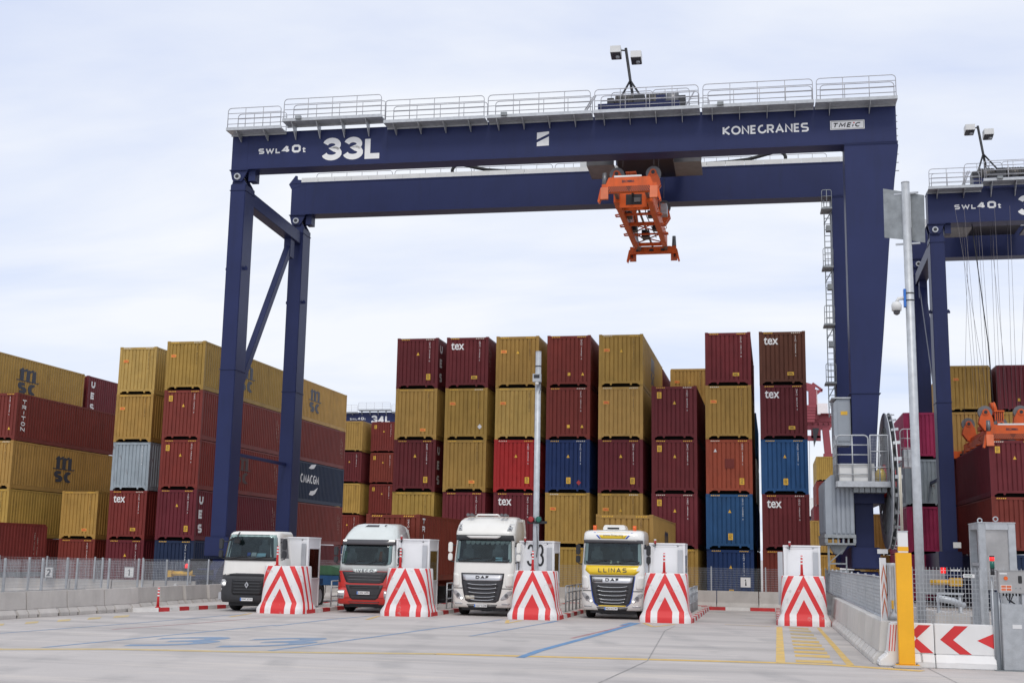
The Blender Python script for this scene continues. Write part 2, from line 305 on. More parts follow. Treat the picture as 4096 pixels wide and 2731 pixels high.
# ------------------------------------------------------------------ stroke lettering for signs and emblems
def _arc(cx, cy, rx, ry, a0, a1, n=12): return [(cx+rx*math.cos(R(a0+(a1-a0)*k/n)), cy+ry*math.sin(R(a0+(a1-a0)*k/n))) for k in range(n+1)]
GLY = {'3': (1, [_arc(.46, .75, .46, .25, 168, -68)+_arc(.46, .26, .54, .26, 68, -168)]),
       '4': (1, [[(.70, 0), (.70, 1)], [(.66, .96), (.06, .27), (1.0, .27)]]), '0': (1, ['c']+[[(.22, 0), (.78, 0), (1, .2), (1, .8), (.78, 1), (.22, 1), (0, .8), (0, .2)]]),
       'L': (.9, [[(0, 1), (0, 0), (1, 0)]]), 'S': (1, [[(1, 1), (.2, 1), (0, .88), (0, .64), (.18, .53), (.82, .47), (1, .36), (1, .12), (.8, 0), (0, 0)]]),
       'W': (1.5, [[(0, 1.05), (.25, 0), (.5, .85), (.75, 0), (1, 1.05)]]), 't': (.7, [[(.4, 1), (.4, 0), (1, 0)], [(0, .66), (1, .66)]]),
       'K': (1, [[(0, 0), (0, 1)], [(1, 1.05), (.08, .5), (1.02, -.05)]]), 'O': (1.25, ['c', _arc(.5, .5, .5, .5, 0, 345, 23)]), 'N': (1, [[(0, -.06), (0, 1), (1, 0), (1, 1.06)]]),
       'E': (.8, [[(1, 1), (0, 1), (0, 0), (1, 0)], [(0, .5), (.9, .5)]]), 'C': (1.05, [_arc(.55, .5, .55, .5, 55, 305, 16)]), 'c': (1.1, [_arc(.6, .5, .55, .5, 78, 345, 16)]),
       'R': (.95, [[(0, -.06), (0, 1), (.7, 1), (.95, .85), (.95, .6), (.7, .45), (0, .45)], [(.5, .45), (1, -.06)]]), 'A': (1.15, [[(0, -.06), (.5, 1), (1, -.06)], [(.2, .3), (.8, .3)]]),
       'D': (1, ['c', [(0, 0), (.6, 0), (1, .3), (1, .7), (.6, 1), (0, 1)]]), 'F': (.85, [[(0, -.06), (0, 1), (1, 1)], [(0, .5), (.9, .5)]]), 'I': (.02, [[(0, -.06), (0, 1.06)]]),
       'T': (.95, [[(-.06, 1), (1.06, 1)], [(.5, 1), (.5, -.06)]]), 'M': (1.25, [[(0, -.06), (.06, 1), (.5, .2), (.94, 1), (1, -.06)]]), 'U': (1, [[(0, 1.06), (0, .3), (.25, 0), (.75, 0), (1, .3), (1, 1.06)]]),
       'G': (1.1, [_arc(.55, .5, .55, .5, 50, 345, 16)+[(1.08, .48), (.65, .48)]]), 'V': (1, [[(0, 1.06), (.5, 0), (1, 1.06)]]), '1': (.35, [[(0, .75), (1, 1), (1, -.06)]]), '2': (.9, [_arc(.5, .70, .5, .30, 170, -30, 10)+[(0, 0), (1.05, 0)]])}
def strip(mb, pts, w, P, closed=False, lift=0.0):
    """a mitred strip of width w along 2-D points, mapped by P(u, v, lift)"""
    n = len(pts); L_, R_ = [], []
    def nrm(a, b): d = math.hypot(b[0]-a[0], b[1]-a[1]) or 1e-9; return (-(b[1]-a[1])/d, (b[0]-a[0])/d)
    for i in range(n):
        p = pts[i]; a = pts[i-1] if (i or closed) else None; b = pts[(i+1) % n] if (i < n-1 or closed) else None
        n1 = nrm(a, p) if a else nrm(p, b); n2 = nrm(p, b) if b else n1
        mx, my = n1[0]+n2[0], n1[1]+n2[1]; q = mx*mx+my*my
        k = 2/q if q > 0.9 else 2/0.9
        mx, my = mx*k*w/2, my*k*w/2; L_.append((p[0]+mx, p[1]+my)); R_.append((p[0]-mx, p[1]-my))
    o = len(mb.v); mb.v += [tuple(P(*q, lift)) for q in L_]+[tuple(P(*q, lift)) for q in R_]
    for i in range(n if closed else n-1):
        j = (i+1) % n; mb.f.append((o+i, o+n+i, o+n+j, o+j)); mb.sm.append(False)
def glyph_mb(ch, x, z, wd, h, w, P):
    mb = MB(); _, st = GLY[ch]; closed = False; k = 0
    for s_ in st:
        if s_ == 'c': closed = True; continue
        strip(mb, [(x+w/2+u*max(0, wd-w), z+w/2+v*(h-w)) for u, v in s_], w, P, closed, k*0.0007); k += 1
    return mb
def lettering(s_, x0, x1, z0, z1, w, P, mat, parent, name='letter', gap=0.22):
    """block letters filling x0..x1, z0..z1; each letter is a part of its own"""
    h = z1-z0; adv = [max(GLY[c][0], 0.02) for c in s_]; free = (x1-x0)-gap*h*(len(s_)-1)-w*sum(1 for c in s_ if c == 'I'); tot = sum(a for a, c in zip(adv, s_) if c != 'I'); x = x0; out_ = []
    for c, a in zip(s_, adv):
        wd = w if c == 'I' else free*a/tot; out_.append(glyph_mb(c, x, z0, wd, h, w, P).build(name, mat, parent)); x += wd+gap*h
    return out_
def PY(y): return lambda u, v, l: (u, y-l, v)
def PX(x): return lambda u, v, l: (x+l, u, v)
# ------------------------------------------------------------------ ground
def ground_mat():
    m = bpy.data.materials.new('yard_concrete'); m.use_nodes = True; t = m.node_tree; N = t.nodes.new; L = t.links.new; b = t.nodes['Principled BSDF']
    b.inputs['Roughness'].default_value = 0.9; b.inputs['Specular IOR Level'].default_value = 0.25
    tc = N('ShaderNodeTexCoord')
    def noise(scale, stretch=(1, 1, 1), det=6, rg=0.6):
        mp = N('ShaderNodeMapping'); L(tc.outputs['Object'], mp.inputs[0]); mp.inputs['Scale'].default_value = stretch; mp.inputs['Rotation'].default_value = (0, 0, R(6))
        n = N('ShaderNodeTexNoise'); L(mp.outputs[0], n.inputs[0]); n.inputs['Scale'].default_value = scale; n.inputs['Detail'].default_value = det; n.inputs['Roughness'].default_value = rg; return n.outputs[0]
    def rng(s, a, c, d, e):
        n = N('ShaderNodeMapRange'); L(s, n.inputs[0])
        for i, v in zip((1, 2, 3, 4), (a, c, d, e)): n.inputs[i].default_value = v
        return n.outputs[0]
    def mixc(fac, c1, c2):
        n = N('ShaderNodeMixRGB'); L(fac, n.inputs[0])
        for i, c in ((1, c1), (2, c2)):
            if isinstance(c, tuple): n.inputs[i].default_value = (*c, 1)
            else: L(c, n.inputs[i])
        return n.outputs[0]
    c = mixc(rng(noise(0.16), 0.35, 0.65, 0, 1), (0.455, 0.425, 0.405), (0.525, 0.49, 0.465))
    c = mixc(rng(noise(0.35, (0.25, 1.6, 1)), 0.46, 0.64, 0, 0.7), c, (0.345, 0.325, 0.315))          # sweeping tyre films
    c = mixc(rng(noise(0.8, (0.22, 2.2, 1)), 0.52, 0.68, 0, 0.65), c, (0.60, 0.545, 0.49))
    c = mixc(rng(noise(5, (0.25, 1, 1)), 0.58, 0.74, 0, 0.45), c, (0.29, 0.28, 0.275))
    c = mixc(rng(noise(2.1, (1, 1, 1), 8, 0.75), 0.64, 0.72, 0, 0.45), c, (0.20, 0.20, 0.195))           # drips
    wv = N('ShaderNodeTexWave'); mp = N('ShaderNodeMapping'); L(tc.outputs['Object'], mp.inputs[0]); mp.inputs['Rotation'].default_value = (0, 0, R(-14)); L(mp.outputs[0], wv.inputs[0]); wv.bands_direction = 'X'; wv.inputs['Scale'].default_value = 0.12; wv.inputs['Distortion'].default_value = 3.5; wv.inputs['Detail'].default_value = 3; wv.inputs['Detail Scale'].default_value = 0.5
    tm = N('ShaderNodeMath'); tm.operation = 'MULTIPLY'; L(rng(wv.outputs[1], 0.72, 0.95, 0, 0.5), tm.inputs[0]); L(rng(noise(0.5), 0.45, 0.65, 0, 1), tm.inputs[1])
    c = mixc(tm.outputs[0], c, (0.30, 0.29, 0.285))                                                     # curving tyre marks
    hv = N('ShaderNodeHueSaturation'); L(c, hv.inputs['Color']); L(rng(noise(45, det=3), 0.25, 0.75, 0.88, 1.12), hv.inputs['Value']); L(hv.outputs[0], b.inputs['Base Color'])
    bp = N('ShaderNodeBump'); bp.inputs['Strength'].default_value = 0.25; bp.inputs['Distance'].default_value = 0.01; L(noise(30), bp.inputs['Height']); L(bp.outputs[0], b.inputs['Normal'])
    return m
g = MB(); g.add([(-2500, -300, 0), (2500, -300, 0), (2500, 3500, 0), (-2500, 3500, 0)], [(0, 1, 2, 3)])
ground = g.build('ground', ground_mat(), kind='structure')
def gp(x, y, z=0.004): return on(x, y, 2, z)
def line(name, px, width, mat, z=0.004, px_w=None):
    """a painted line on the ground through photo pixels"""
    P = [gp(x, y, z) for x, y in px]; vs = []; fs = []
    for i, p in enumerate(P):
        d = (P[min(i+1, len(P)-1)]-P[max(i-1, 0)]); d.z = 0; d.normalize(); n = Vector((-d.y, d.x, 0))
        vs += [p+n*width/2, p-n*width/2]
    for i in range(len(P)-1): fs.append((2*i, 2*i+1, 2*i+3, 2*i+2))
    return MB().add(vs, fs).build(name, mat, ground)
def quadg(name, px, mat, z=0.004):
    P = [gp(x, y, z) for x, y in px]; return MB().add(P, [tuple(range(len(P)))]).build(name, mat, ground)
Lz = lambda x, y: (x*1100/2352, 2000+y*1100/2352)
Bz = lambda x, y: (1700+x*1200/2352, 2000+y*1200/2352)
Az = lambda x, y: (800+x*1000/2352, 2000+y*1000/2352)
Cz = lambda x, y: (2900+x*1196/2352, 2000+y*1196/2352)
Wz = lambda x, y: (3500+x*596/1278, 2000+y*596/1278)
# yellow stop line across the lanes
line('painted_line', [(-120, 2585), Lz(0, 1272), Lz(1000, 1270), Lz(2000, 1292), (1742, 2613)], 0.45, M['yellowfaded'])
line('painted_line', [(1742, 2613), (2400, 2630), (3126, 2649), (3300, 2655), (3690, 2682)], 0.42, M['yellowline'])
# blue lane lines, worn
line('painted_line', [Lz(0, 1135), Lz(900, 1068), Lz(1500, 1020), Lz(2100, 968)], 0.12, M['bluefaded'])
line('painted_line', [Lz(960, 1103), Lz(1700, 1048), Lz(2352, 993), Az(1300, 1108)], 0.10, M['redfaded'])
line('painted_line', [Lz(370, 1256), Lz(1300, 1165), Lz(2352, 1065)], 0.15, M['bluefaded'])
line('painted_line', [Az(700, 1180), Az(1230, 1118), Az(1640, 1082)], 0.14, M['bluefaded'])
line('painted_line', [(1080, 2600), (1500, 2545), (1750, 2510), Bz(420, 962), Bz(600, 933)], 0.15, M['bluefaded'])
line('painted_line', [Bz(350, 1063), Bz(640, 1015), Bz(940, 962)], 0.12, M['bluefaded'])
line('painted_line', [Bz(940, 962), Bz(1035, 945)], 0.16, M['blueline'], 0.006)
line('painted_line', [Bz(1150, 1080), Bz(1330, 1038), Bz(1500, 1000), Bz(1600, 972)], 0.14, M['redfaded'])
line('painted_line', [(2080, 2628), Bz(900, 1175), Bz(1280, 1072), Bz(1670, 960)], 0.22, M['blueline'], 0.006)
line('painted_line', [Bz(1540, 978), Bz(1625, 957)], 0.18, M['blueline'], 0.008)
line('joint_line', [Bz(350, 1063), Bz(800, 1074), Bz(1150, 1080)], 0.03, M['tar'])
line('joint_line', [(2390, 2731), (2590, 2640), Bz(1880, 1020), Bz(1960, 985)], 0.03, M['tar'], 0.006)
line('joint_line', [Cz(1600, 1320), Cz(1740, 1390), Cz(1860, 1450)], 0.02, M['tar'], 0.006)
line('joint_line', [Lz(1000, 1080), Lz(1700, 1110), Lz(2352, 1125)], 0.02, M['tar'])
# yellow dashes beside the barrier and the V marks before each islands
for a, b in ((-20, 40), (225, 335), (500, 610), (760, 870), (980, 1110)):
    y0 = 1062-a*0.068; y1 = 1062-b*0.068
    quadg('painted_dash', [Lz(a, y0-8), Lz(b, y1-8), Lz(b-15, y1+9), Lz(a-15, y0+9)], M['yellowfaded'])
for L_ in ([Az(280, 1095), Az(480, 1062)], [Az(1570, 1120), Az(1680, 1088)], [Bz(640, 962), Bz(650, 938)], [Bz(640, 962), Bz(760, 940)], [Bz(1715, 960), Bz(1790, 990)], [Bz(1790, 990), Bz(1960, 970)]):
    line('painted_line', L_, 0.14, M['yellowline'], 0.005)
line('painted_line', [Cz(0, 975), Cz(360, 990)], 0.12, M['yellowline'])
quadg('painted_line', [Cz(405, 993), Cz(450, 993), Cz(474, 1278), Cz(400, 1278)], M['yellowline'])
quadg('painted_line', [Cz(720, 1000), Cz(748, 1000), Cz(1018, 1295), Cz(958, 1295)], M['yellowline'])
for i, y in enumerate((1000, 1020, 1048, 1075, 1105, 1132, 1160, 1190, 1220, 1262)):
    xl = 500+i*6; xr = 655+i*21; h = 4+i*0.8
    quadg('painted_dash', [Cz(xl, y-h), Cz(xr, y+8-h), Cz(xr+4, y+16+h*0.3), Cz(xl+4, y+4+h*0.3)], M['yellowline'] if i > 3 else M['yellowfaded'])
# big blue numerals painted on the ground, read from the lanes
p0 = gp(*Lz(990, 1215)); p1 = gp(*Lz(1960, 1240)); q0 = gp(*Lz(1330, 1175)); q1 = gp(*Lz(2260, 1190))
text('painted_numeral', '3', gp(480, 2584), gp(840, 2576)-gp(480, 2584), gp(640, 2549)-gp(480, 2584), M['bluefaded'], ground, bold=0.01)
text('painted_numeral', '3', gp(850, 2589), gp(1230, 2579)-gp(850, 2589), gp(1010, 2553)-gp(850, 2589), M['bluefaded'], ground, bold=0.01)

# ------------------------------------------------------------------ shipping containers
HC, CW, CL = 2.896, 2.438, 12.192
def corr(n, a, b, flat, slope, groove, d_out, d_in):
    """corrugation profile from a to b: list of (t, depth)"""
    pitch = (b-a)/n; k = pitch/(flat+groove+2*slope); pr = []
    for i in range(n):
        t = a+i*pitch
        pr += [(t, d_out), (t+flat*k, d_out), (t+(flat+slope)*k, d_in), (t+(flat+slope+groove)*k, d_in)]
    return pr+[(b, d_out)]
_C = {}
def cmesh(kind, L=CL, H=HC, var=0):
    key = (kind, L, H, var)
    if key in _C: return _C[key]
    mb = MB(); hw = CW/2
    if kind in ('front', 'rear'):
        pr = corr(9, -1.06, 1.06, 0.165, 0.02, 0.03, 0.03, 0.075)
        v = []; f = []
        nz = 7; rd = random.Random(100+var); bl = [(rd.uniform(-0.9, 0.9), rd.uniform(0.5, 2.4), rd.uniform(0.15, 0.45), rd.uniform(-0.012, 0.028)) for _ in range(6)]   # shallow dents
        for t, d in pr:
            for k in range(nz):
                z = 0.29+(H-0.45)*k/(nz-1); e = sum(a*math.exp(-((t-bx)**2+(z-bz)**2)/(s*s)) for bx, bz, s, a in bl) if 0 < k < nz-1 else 0
                v.append((t, d+e if kind == 'front' else L-d, z))
        for i in range(len(pr)-1):
            for k in range(nz-1):
                q = (i*nz+k, (i+1)*nz+k, (i+1)*nz+k+1, i*nz+k+1); f.append(q if kind == 'front' else q[::-1])
        mb.add(v, f)
    elif kind in ('left', 'right'):
        n = max(8, int(round(42*L/CL))); pr = corr(n, 0.15, L-0.15, 0.10, 0.06, 0.06, 0.012, 0.050)
        v = []; f = []
        for t, d in pr:
            x = (hw-d) if kind == 'right' else -(hw-d)
            v += [(x, t, 0.27), (x, t, H-0.09)]
        for i in range(len(pr)-1):
            q = (2*i, 2*i+2, 2*i+3, 2*i+1); f.append(q if kind == 'right' else q[::-1])
        mb.add(v, f)
    elif kind == 'roof': mb.box(-hw+0.06, hw-0.06, 0.08, L-0.08, H-0.07, H-0.04)
    elif kind == 'floor': mb.box(-hw+0.05, hw-0.05, 0.12, L-0.12, 0.175, 0.26).box(-hw+0.2, hw-0.2, 0.75, 0.85, 0.03, 0.174).box(-hw+0.2, hw-0.2, L-0.85, L-0.75, 0.03, 0.174)  # cross-members added below the floor to block light through the gap
    elif kind == 'post': mb.box(-0.08, 0.08, -0.08, 0.08, 0.112, H-0.112)
    elif kind == 'casting':
        mb.box(-0.086, 0.086, -0.092, 0.092, -0.059, 0.059); 
        mb.cyl((0, 0), 0.034, -0.0945, -0.091, 'y', 8)
    elif kind == 'header': mb.box(-1.135, 1.135, 0.012, 0.10, H-0.168, H-0.025)
    elif kind == 'siderail_t': mb.box(-0.035, 0.035, 0.16, L-0.16, H-0.105, H-0.012)
    elif kind == 'siderail_b': mb.box(-0.03, 0.03, 0.16, L-0.16, 0.03, 0.275)  # rail drawn deep to shut out light under the floor
    elif kind == 'sill':
        mb.prism([(-1.13, .30), (-1.13, .112), (-1.00, .095), (-.88, .18), (-.62, .18), (-.585, .085), (-.515, .085), (-.48, .18), (.48, .18), (.515, .085), (.585, .085), (.62, .18), (.88, .18), (1.00, .095), (1.13, .112), (1.13, .30)], 0.014, 0.12, 'y')
    elif kind == 'hazard':
        for i in range(5):
            x = -0.25+i*0.1; mb.add([(x, 0, -0.028), (x+0.055, 0, -0.028), (x+0.085, 0, 0.028), (x+0.03, 0, 0.028)], [(0, 1, 2, 3)])
    elif kind == 'triangle': mb.add([(-0.085, 0, -0.08), (0.085, 0, -0.08), (0, 0, 0.10)], [(0, 1, 2)])
    elif kind == 'sticker_tall': mb.box(-0.12, 0.12, -0.002, 0.002, -0.17, 0.17)
    elif kind == 'sticker_wide': mb.box(-0.17, 0.17, -0.002, 0.002, -0.09, 0.09)
    elif kind == 'sticker_small': mb.box(-0.075, 0.075, -0.002, 0.002, -0.085, 0.085)
    elif kind == 'placard': mb.prism([(-0.13, 0), (0, -0.15), (0.13, 0), (0, 0.15)], -0.002, 0.002, 'y')
    elif kind == 'lines_tall':
        for i in range(4): mb.box(-0.08, 0.08 if i % 2 else 0.05, -0.0035, -0.0015, 0.09-i*0.065, 0.115-i*0.065)
    elif kind == 'lines_wide':
        for i in range(2): mb.box(-0.13, 0.13 if i else 0.08, -0.0035, -0.0015, 0.015-i*0.06, 0.045-i*0.06)
    _C[key] = mb.mesh(kind); return _C[key]
CODES = ['TCNU 853270 2', 'UETU 612702 0', 'TGBU 583265 8', 'MEDU 713304 8', 'TCLU 107113 8', 'TLLU 413512 9', 'CMAU 614426 5', 'CAIU 720080 6', 'TCNU 817452 7', 'FFAU 305256 6', 'UETU 601314 3', 'TCKU 702351 5', 'CMAU 780554 0']
_code = {}
def code_mesh(s):
    if s not in _code:
        mb = MB(); text_mb(mb, '\n'.join(s), (0, 0, 0), (0.085, 0, 0), (0, 0, 1.12), 0.0, 'CENTER'); _code[s] = mb.mesh('id_code')
    return _code[s]
_logo = {}
def logo_mesh(kind):
    """flat side lettering in (y, z) for a wall that faces +X"""
    if kind in _logo: return _logo[kind]
    mb = MB(); U = Vector((0, 1, 0)); V = Vector((0, 0, 1))
    if kind == 'ship_logo':          # tall m with serifs over two letters
        for a, b in ((0.08, 0.26), (0.38, 0.56), (0.68, 0.86)):
            mb.prism([(a, 0.86), (b, 0.86), (b, 1.52), (b-0.03, 1.60), (a, 1.50)], 0, 0.003, 'x')
        mb.prism([(0.0, 1.42), (0.10, 1.42), (0.24, 1.56), (0.24, 1.62), (0.17, 1.66)], 0.0005, 0.0035, 'x')
        for a in (0.24, 0.54): mb.prism([(a, 1.40), (a+0.16, 1.50), (a+0.22, 1.62), (a+0.14, 1.64), (a, 1.52)], 0.0005, 0.0035, 'x')
        mb.prism([(-0.10, 0.86), (0.95, 0.86), (1.05, 0.92), (1.0, 0.80), (-0.06, 0.80)], 0.0005, 0.0035, 'x')
        for i, c in enumerate('SC'):
            g_ = glyph_mb(c, 0.0+i*0.50, 0.0, 0.43, 0.70, 0.185, PX(0.003)); mb.add(g_.v, g_.f)
    elif kind == 'ues':
        pass
    elif kind == 'liner':
        x_ = 0
        for c in 'CMACGM':
            wd = 0.46 if c in 'MA' else 0.38; g_ = glyph_mb(c, x_, 0.55, wd, 0.62, 0.11, PX(0.0005)); mb.add(g_.v, g_.f); x_ += wd+0.035
        mb.prism([(1.1, 1.62), (1.5, 1.90), (2.2, 1.98), (1.9, 1.66), (1.5, 1.60)], 0, 0.003, 'x')
        mb.prism([(1.3, -0.25), (1.5, 0.02), (2.0, 0.08), (2.6, 0.35), (2.2, -0.12), (1.8, -0.28)], 0, 0.003, 'x')
    elif kind == 'sidecode':
        for j in range(2):
            text_mb(mb, '\n'.join('TGHU 61327 4'), (0, j*0.3, 0.35-0.25*j), U*0.09, V*1.15, 0.0, 'CENTER')
    elif kind == 'smallmark':
        text_mb(mb, 'SG', (0, 0, 0), U*1.0, V*0.6, 0.03)
    if kind == 'ship_logo': mb.v = [(x, y*2.25, z) for x, y, z in mb.v]
    if kind == 'liner': mb.v = [(x, y*1.35, z) for x, y, z in mb.v]
    _logo[kind] = mb.mesh('lettering'); return _logo[kind]
NCON = [0]
def container(X, Y, z, col, label, marks='', side=None, group='stacked shipping containers', L=CL, H=HC, detail=2, name='shipping_container', rz=0.0, hazcol=None):
    """X: left edge of the front end, Y: front end, z: base"""
    t = thing(name, label, 'container', (X+CW/2, Y, z), rz, group); m = M[col]; hw = CW/2
    NCON[0] += 1; k = NCON[0]
    obj('end_wall', cmesh('front', L, H, k % 6), m, t); obj('end_wall', cmesh('rear', L, H), m, t)
    obj('side_wall', cmesh('left', L, H), m, t); obj('side_wall', cmesh('right', L, H), m, t)
    obj('roof', cmesh('roof', L, H), m, t); obj('floor', cmesh('floor', L, H), M['dark'], t)
    obj('header', cmesh('header', L, H), m, t); obj('bottom_sill', cmesh('sill', L, H), m, t)
    for s in (-1, 1):
        obj('top_rail', cmesh('siderail_t', L, H), m, t, loc=(s*(hw-0.05), 0, 0)); obj('bottom_rail', cmesh('siderail_b', L, H), m, t, loc=(s*(hw-0.05), 0, 0))
        for y in (0.085, L-0.085):
            obj('corner_post', cmesh('post', L, H), m, t, loc=(s*(hw-0.083), y, 0))
            if detail > 1:
                for zc in (0.059, H-0.059): obj('corner_casting', cmesh('casting'), m, t, loc=(s*(hw-0.087), y+(0.003 if y < 1 else -0.003), zc))
    yf = 0.024
    ph = random.Random(k*13+5)
    if detail > 1:
        for x in (-0.72, 0.72):
            if col != 'greyblue': obj('hazard_marking', cmesh('hazard'), hazcol or M['decal_y' if ph.random() < 0.65 else 'cream'], t, loc=(x, 0.008, H-0.09))
    for mk in marks.split():
        if mk == 'tex': text('lettering', 'tex', (-0.96, yf, 2.18), (0.76, 0, 0), (0, 0, 0.42), M['white'], t, 0.016)
        elif mk == 'code' or mk == 'codey':
            obj('id_code', code_mesh(CODES[k % len(CODES)]), M['white'] if mk == 'code' else M['logo_faded'] if col.startswith('yellow') else M['white'], t, loc=(0.66, yf, H-1.36), kind='stuff')
        elif mk == 'tri': obj('warning_triangle', cmesh('triangle'), M['decal_y'], t, loc=(0.02, yf, 1.98))
        elif mk == 'triw': obj('warning_triangle', cmesh('triangle'), M['decal_w'], t, loc=(-0.72, yf, 2.30))
        elif mk == 'trilow': obj('warning_triangle', cmesh('triangle'), M['decal_y'], t, loc=(0.78, yf, 0.72))
        elif mk in ('stk', 'stkTL', 'stkM'):
            p = {'stk': (0.66, yf, 0.66), 'stkTL': (-0.80, yf, 2.40), 'stkM': (0.05, yf, 0.66)}[mk]
            s_ = obj('caution_sticker', cmesh('sticker_tall'), M['decal_y'], t, loc=p); obj('print', cmesh('lines_tall'), M['black'], s_)
        elif mk in ('wide', 'wideBR', 'wideTL'):
            p = {'wide': (0.42, yf, 0.60), 'wideBR': (0.42, yf, 0.55), 'wideTL': (-0.78, yf, 2.02)}[mk]
            s_ = obj('caution_sticker', cmesh('sticker_wide'), M['decal_o'] if col.startswith('yellow') else M['decal_y'], t, loc=p); obj('print', cmesh('lines_wide'), M['redpaint'] if col.startswith('yellow') else M['black'], s_)
        elif mk == 'sq': obj('caution_sticker', cmesh('sticker_small'), M['decal_y'], t, loc=(0.02, yf, 0.72))
        elif mk == 'plac': 
            s_ = obj('hazard_placard', cmesh('placard'), M['decal_w'], t, loc=(0.80, yf, 0.72))
        elif mk == 'placr': obj('hazard_placard', cmesh('placard'), M['redlens'], t, loc=(0.62, yf, 0.55))
        elif mk == 'patch': MB().box(-0.22, 0.28, 0.020, 0.024, 1.35, 1.85).build('paint_patch', M['brick'], t)
    fd = ph.random(); vv = ph.uniform(0.84, 1.14); wear = 0.25+0.9*ph.random()**2.2
    tint_ = (vv*(1+0.05*(ph.random()-0.5)), vv*(1+(0.08+0.06*fd)*(ph.random()-0.3)), vv*(1+0.35*fd*ph.random()), min(1, wear))
    if col == 'greyblue': tint_ = (1, 1, 1, 1)
    for sd_ in (side or []):
        kd, yy, z0, mat = sd_; xx = hw-0.008
        if kd in ('ues', 'triton'):
            wd_, h_, st_, tx_ = (0.52, 0.50, 0.14, 'UES') if kd == 'ues' else (0.44, 0.26, 0.07, 'TRITON')
            for i, c in enumerate(tx_):
                if (c, kd) not in _code: _code[(c, kd)] = glyph_mb(c, 0, 0, st_ if c == 'I' else wd_, h_, st_, PX(0)).mesh('letter')
                obj('letter', _code[(c, kd)], M[mat], t, loc=(xx, yy+((wd_-st_)/2 if c == 'I' else 0), z0+(1.66-i*0.82 if kd == 'ues' else 1.68-i*0.335)))
        else: obj('lettering', logo_mesh(kd), M[mat], t, loc=(xx, yy, z0), kind='stuff' if kd == 'sidecode' else None)
    for o_ in t.children: o_.color = tint_
    return t
ORD = {5: 'top', 4: 'fourth', 3: 'third', 2: 'second', 1: 'bottom'}
NTH = ['first', 'second', 'third', 'fourth', 'fifth', 'sixth', 'seventh', 'eighth']
CNAME = {'yellow': 'mustard yellow', 'yellowold': 'rust-streaked mustard yellow', 'maroon': 'maroon', 'brick': 'brick red', 'brickold': 'dirty brick red', 'rust_red': 'rusty red', 'red': 'bright red', 'navy': 'navy blue', 'blue': 'mid blue', 'darkblue': 'dark navy', 'orange': 'worn orange-red', 'brown': 'brown', 'greyblue': 'pale grey-blue', 'pink': 'magenta pink', 'white': 'off-white', 'green': 'green'}
# central block: eight stacks under the big crane
X0, DX, YF = -20.859, 2.8964, 66.75
ue = [('ues', 0.42, 0.42, 'white')]; msc = lambda y, z=0.75: [('ship_logo', y, z, 'logo_navy')]
CENTRAL = [
    [('maroon', 'code tri stk', ue), ('yellow', 'codey wideBR', None), ('maroon', 'code tri stk', ue), ('yellow', 'codey', None), ('maroon', 'code', None)],
    [('maroon', 'tex code wide', [('sidecode', 0.3, 0.9, 'white')]), ('yellow', 'codey plac wideTL', None), ('yellow', 'codey wideBR', None), ('maroon', 'code', None), ('yellow', 'codey', None)],
    [('yellow', 'codey tri wideTL', None), ('yellowold', 'codey wideTL', None), ('red', 'code tri stk', None), ('maroon', 'tex code', None), ('brick', 'code', None)],
    [('brick', 'code sq trilow', [('sidecode', 0.3, 0.9, 'cream')]), ('brick', 'code sq trilow', None), ('navy', 'code tri stkM placr', None), ('yellow', 'codey wideTL', None), ('yellow', 'codey', None)],
    [('yellow', 'codey tri wideTL', msc(4.6)), ('yellow', 'codey wideTL', None), ('maroon', 'code tri stk', None), ('yellow', 'codey tri wideTL', None), ('yellow', 'codey', None)],
    [None, ('maroon', 'code tri stkTL', None), ('maroon', 'code tri stkTL', None), ('maroon', 'code tri stkTL', None), ('yellow', 'codey', None)],
    [('maroon', 'code wide', None), ('yellow', 'codey wideTL', None), ('orange', 'code triw stk patch', None), ('blue', 'code tri stkM', None), ('navy', 'code tri stkM', None)],
    [('brown', 'tex code wide', None), ('maroon', 'tex code wide', None), ('blue', 'code tri stkM', None), ('maroon', 'tex code', None), ('rust_red', 'code', None)]]
JIT = random.Random(3)
def mark_words(c, mk, sd_):
    if 'tex' in mk.split(): return ' with white lettering'
    if 'plac' in mk.split(): return ' with white diamond placard'
    if 'patch' in mk: return ' with red patch'
    if sd_ and sd_[0][0] == 'ues': return ' with three white side letters'
    return ''
for c, colm in enumerate(CENTRAL):
    for r, spec in enumerate(colm):
        if spec is None: continue
        cl, mk, sd_ = spec
        container(X0+c*DX+JIT.uniform(-.015, .015), YF+JIT.uniform(-.04, .04), HC*(4-r), cl,
                  f"{CNAME[cl]} container{mark_words(cl, mk, sd_)}, {ORD[5-r]} layer, {NTH[c]} stack from the crane's slim legs", mk, sd_)
# second bay behind them
BAY2 = {0: ['maroon', 'yellow', 'brick', 'maroon'], 1: ['yellow', 'brick', 'yellow', 'maroon'], 2: ['brick', 'maroon', 'yellow', 'brick'], 3: ['yellow', 'maroon', 'brick', 'brick', 'maroon'],
        4: ['brick', 'yellow', 'maroon', 'yellow', 'maroon'], 5: ['maroon', 'brick', 'maroon', 'yellow', 'yellow'], 6: ['rust_red', 'navy', 'white', 'blue'], 7: ['brick', 'maroon', 'blue', 'maroon']}
for c, lv in BAY2.items():
    for r, cl in enumerate(lv):
        container(X0+c*DX+(0.10 if c == 6 else 0), 79.55+JIT.uniform(-.04, .04), HC*r, cl, f"{CNAME[cl]} container, {ORD[r+1]} layer, behind the {NTH[c]} stack from the crane's slim legs",
                  'wideTL tri codey' if (c == 5 and r == 4) else '', None, group='containers behind the front stacks', detail=1)
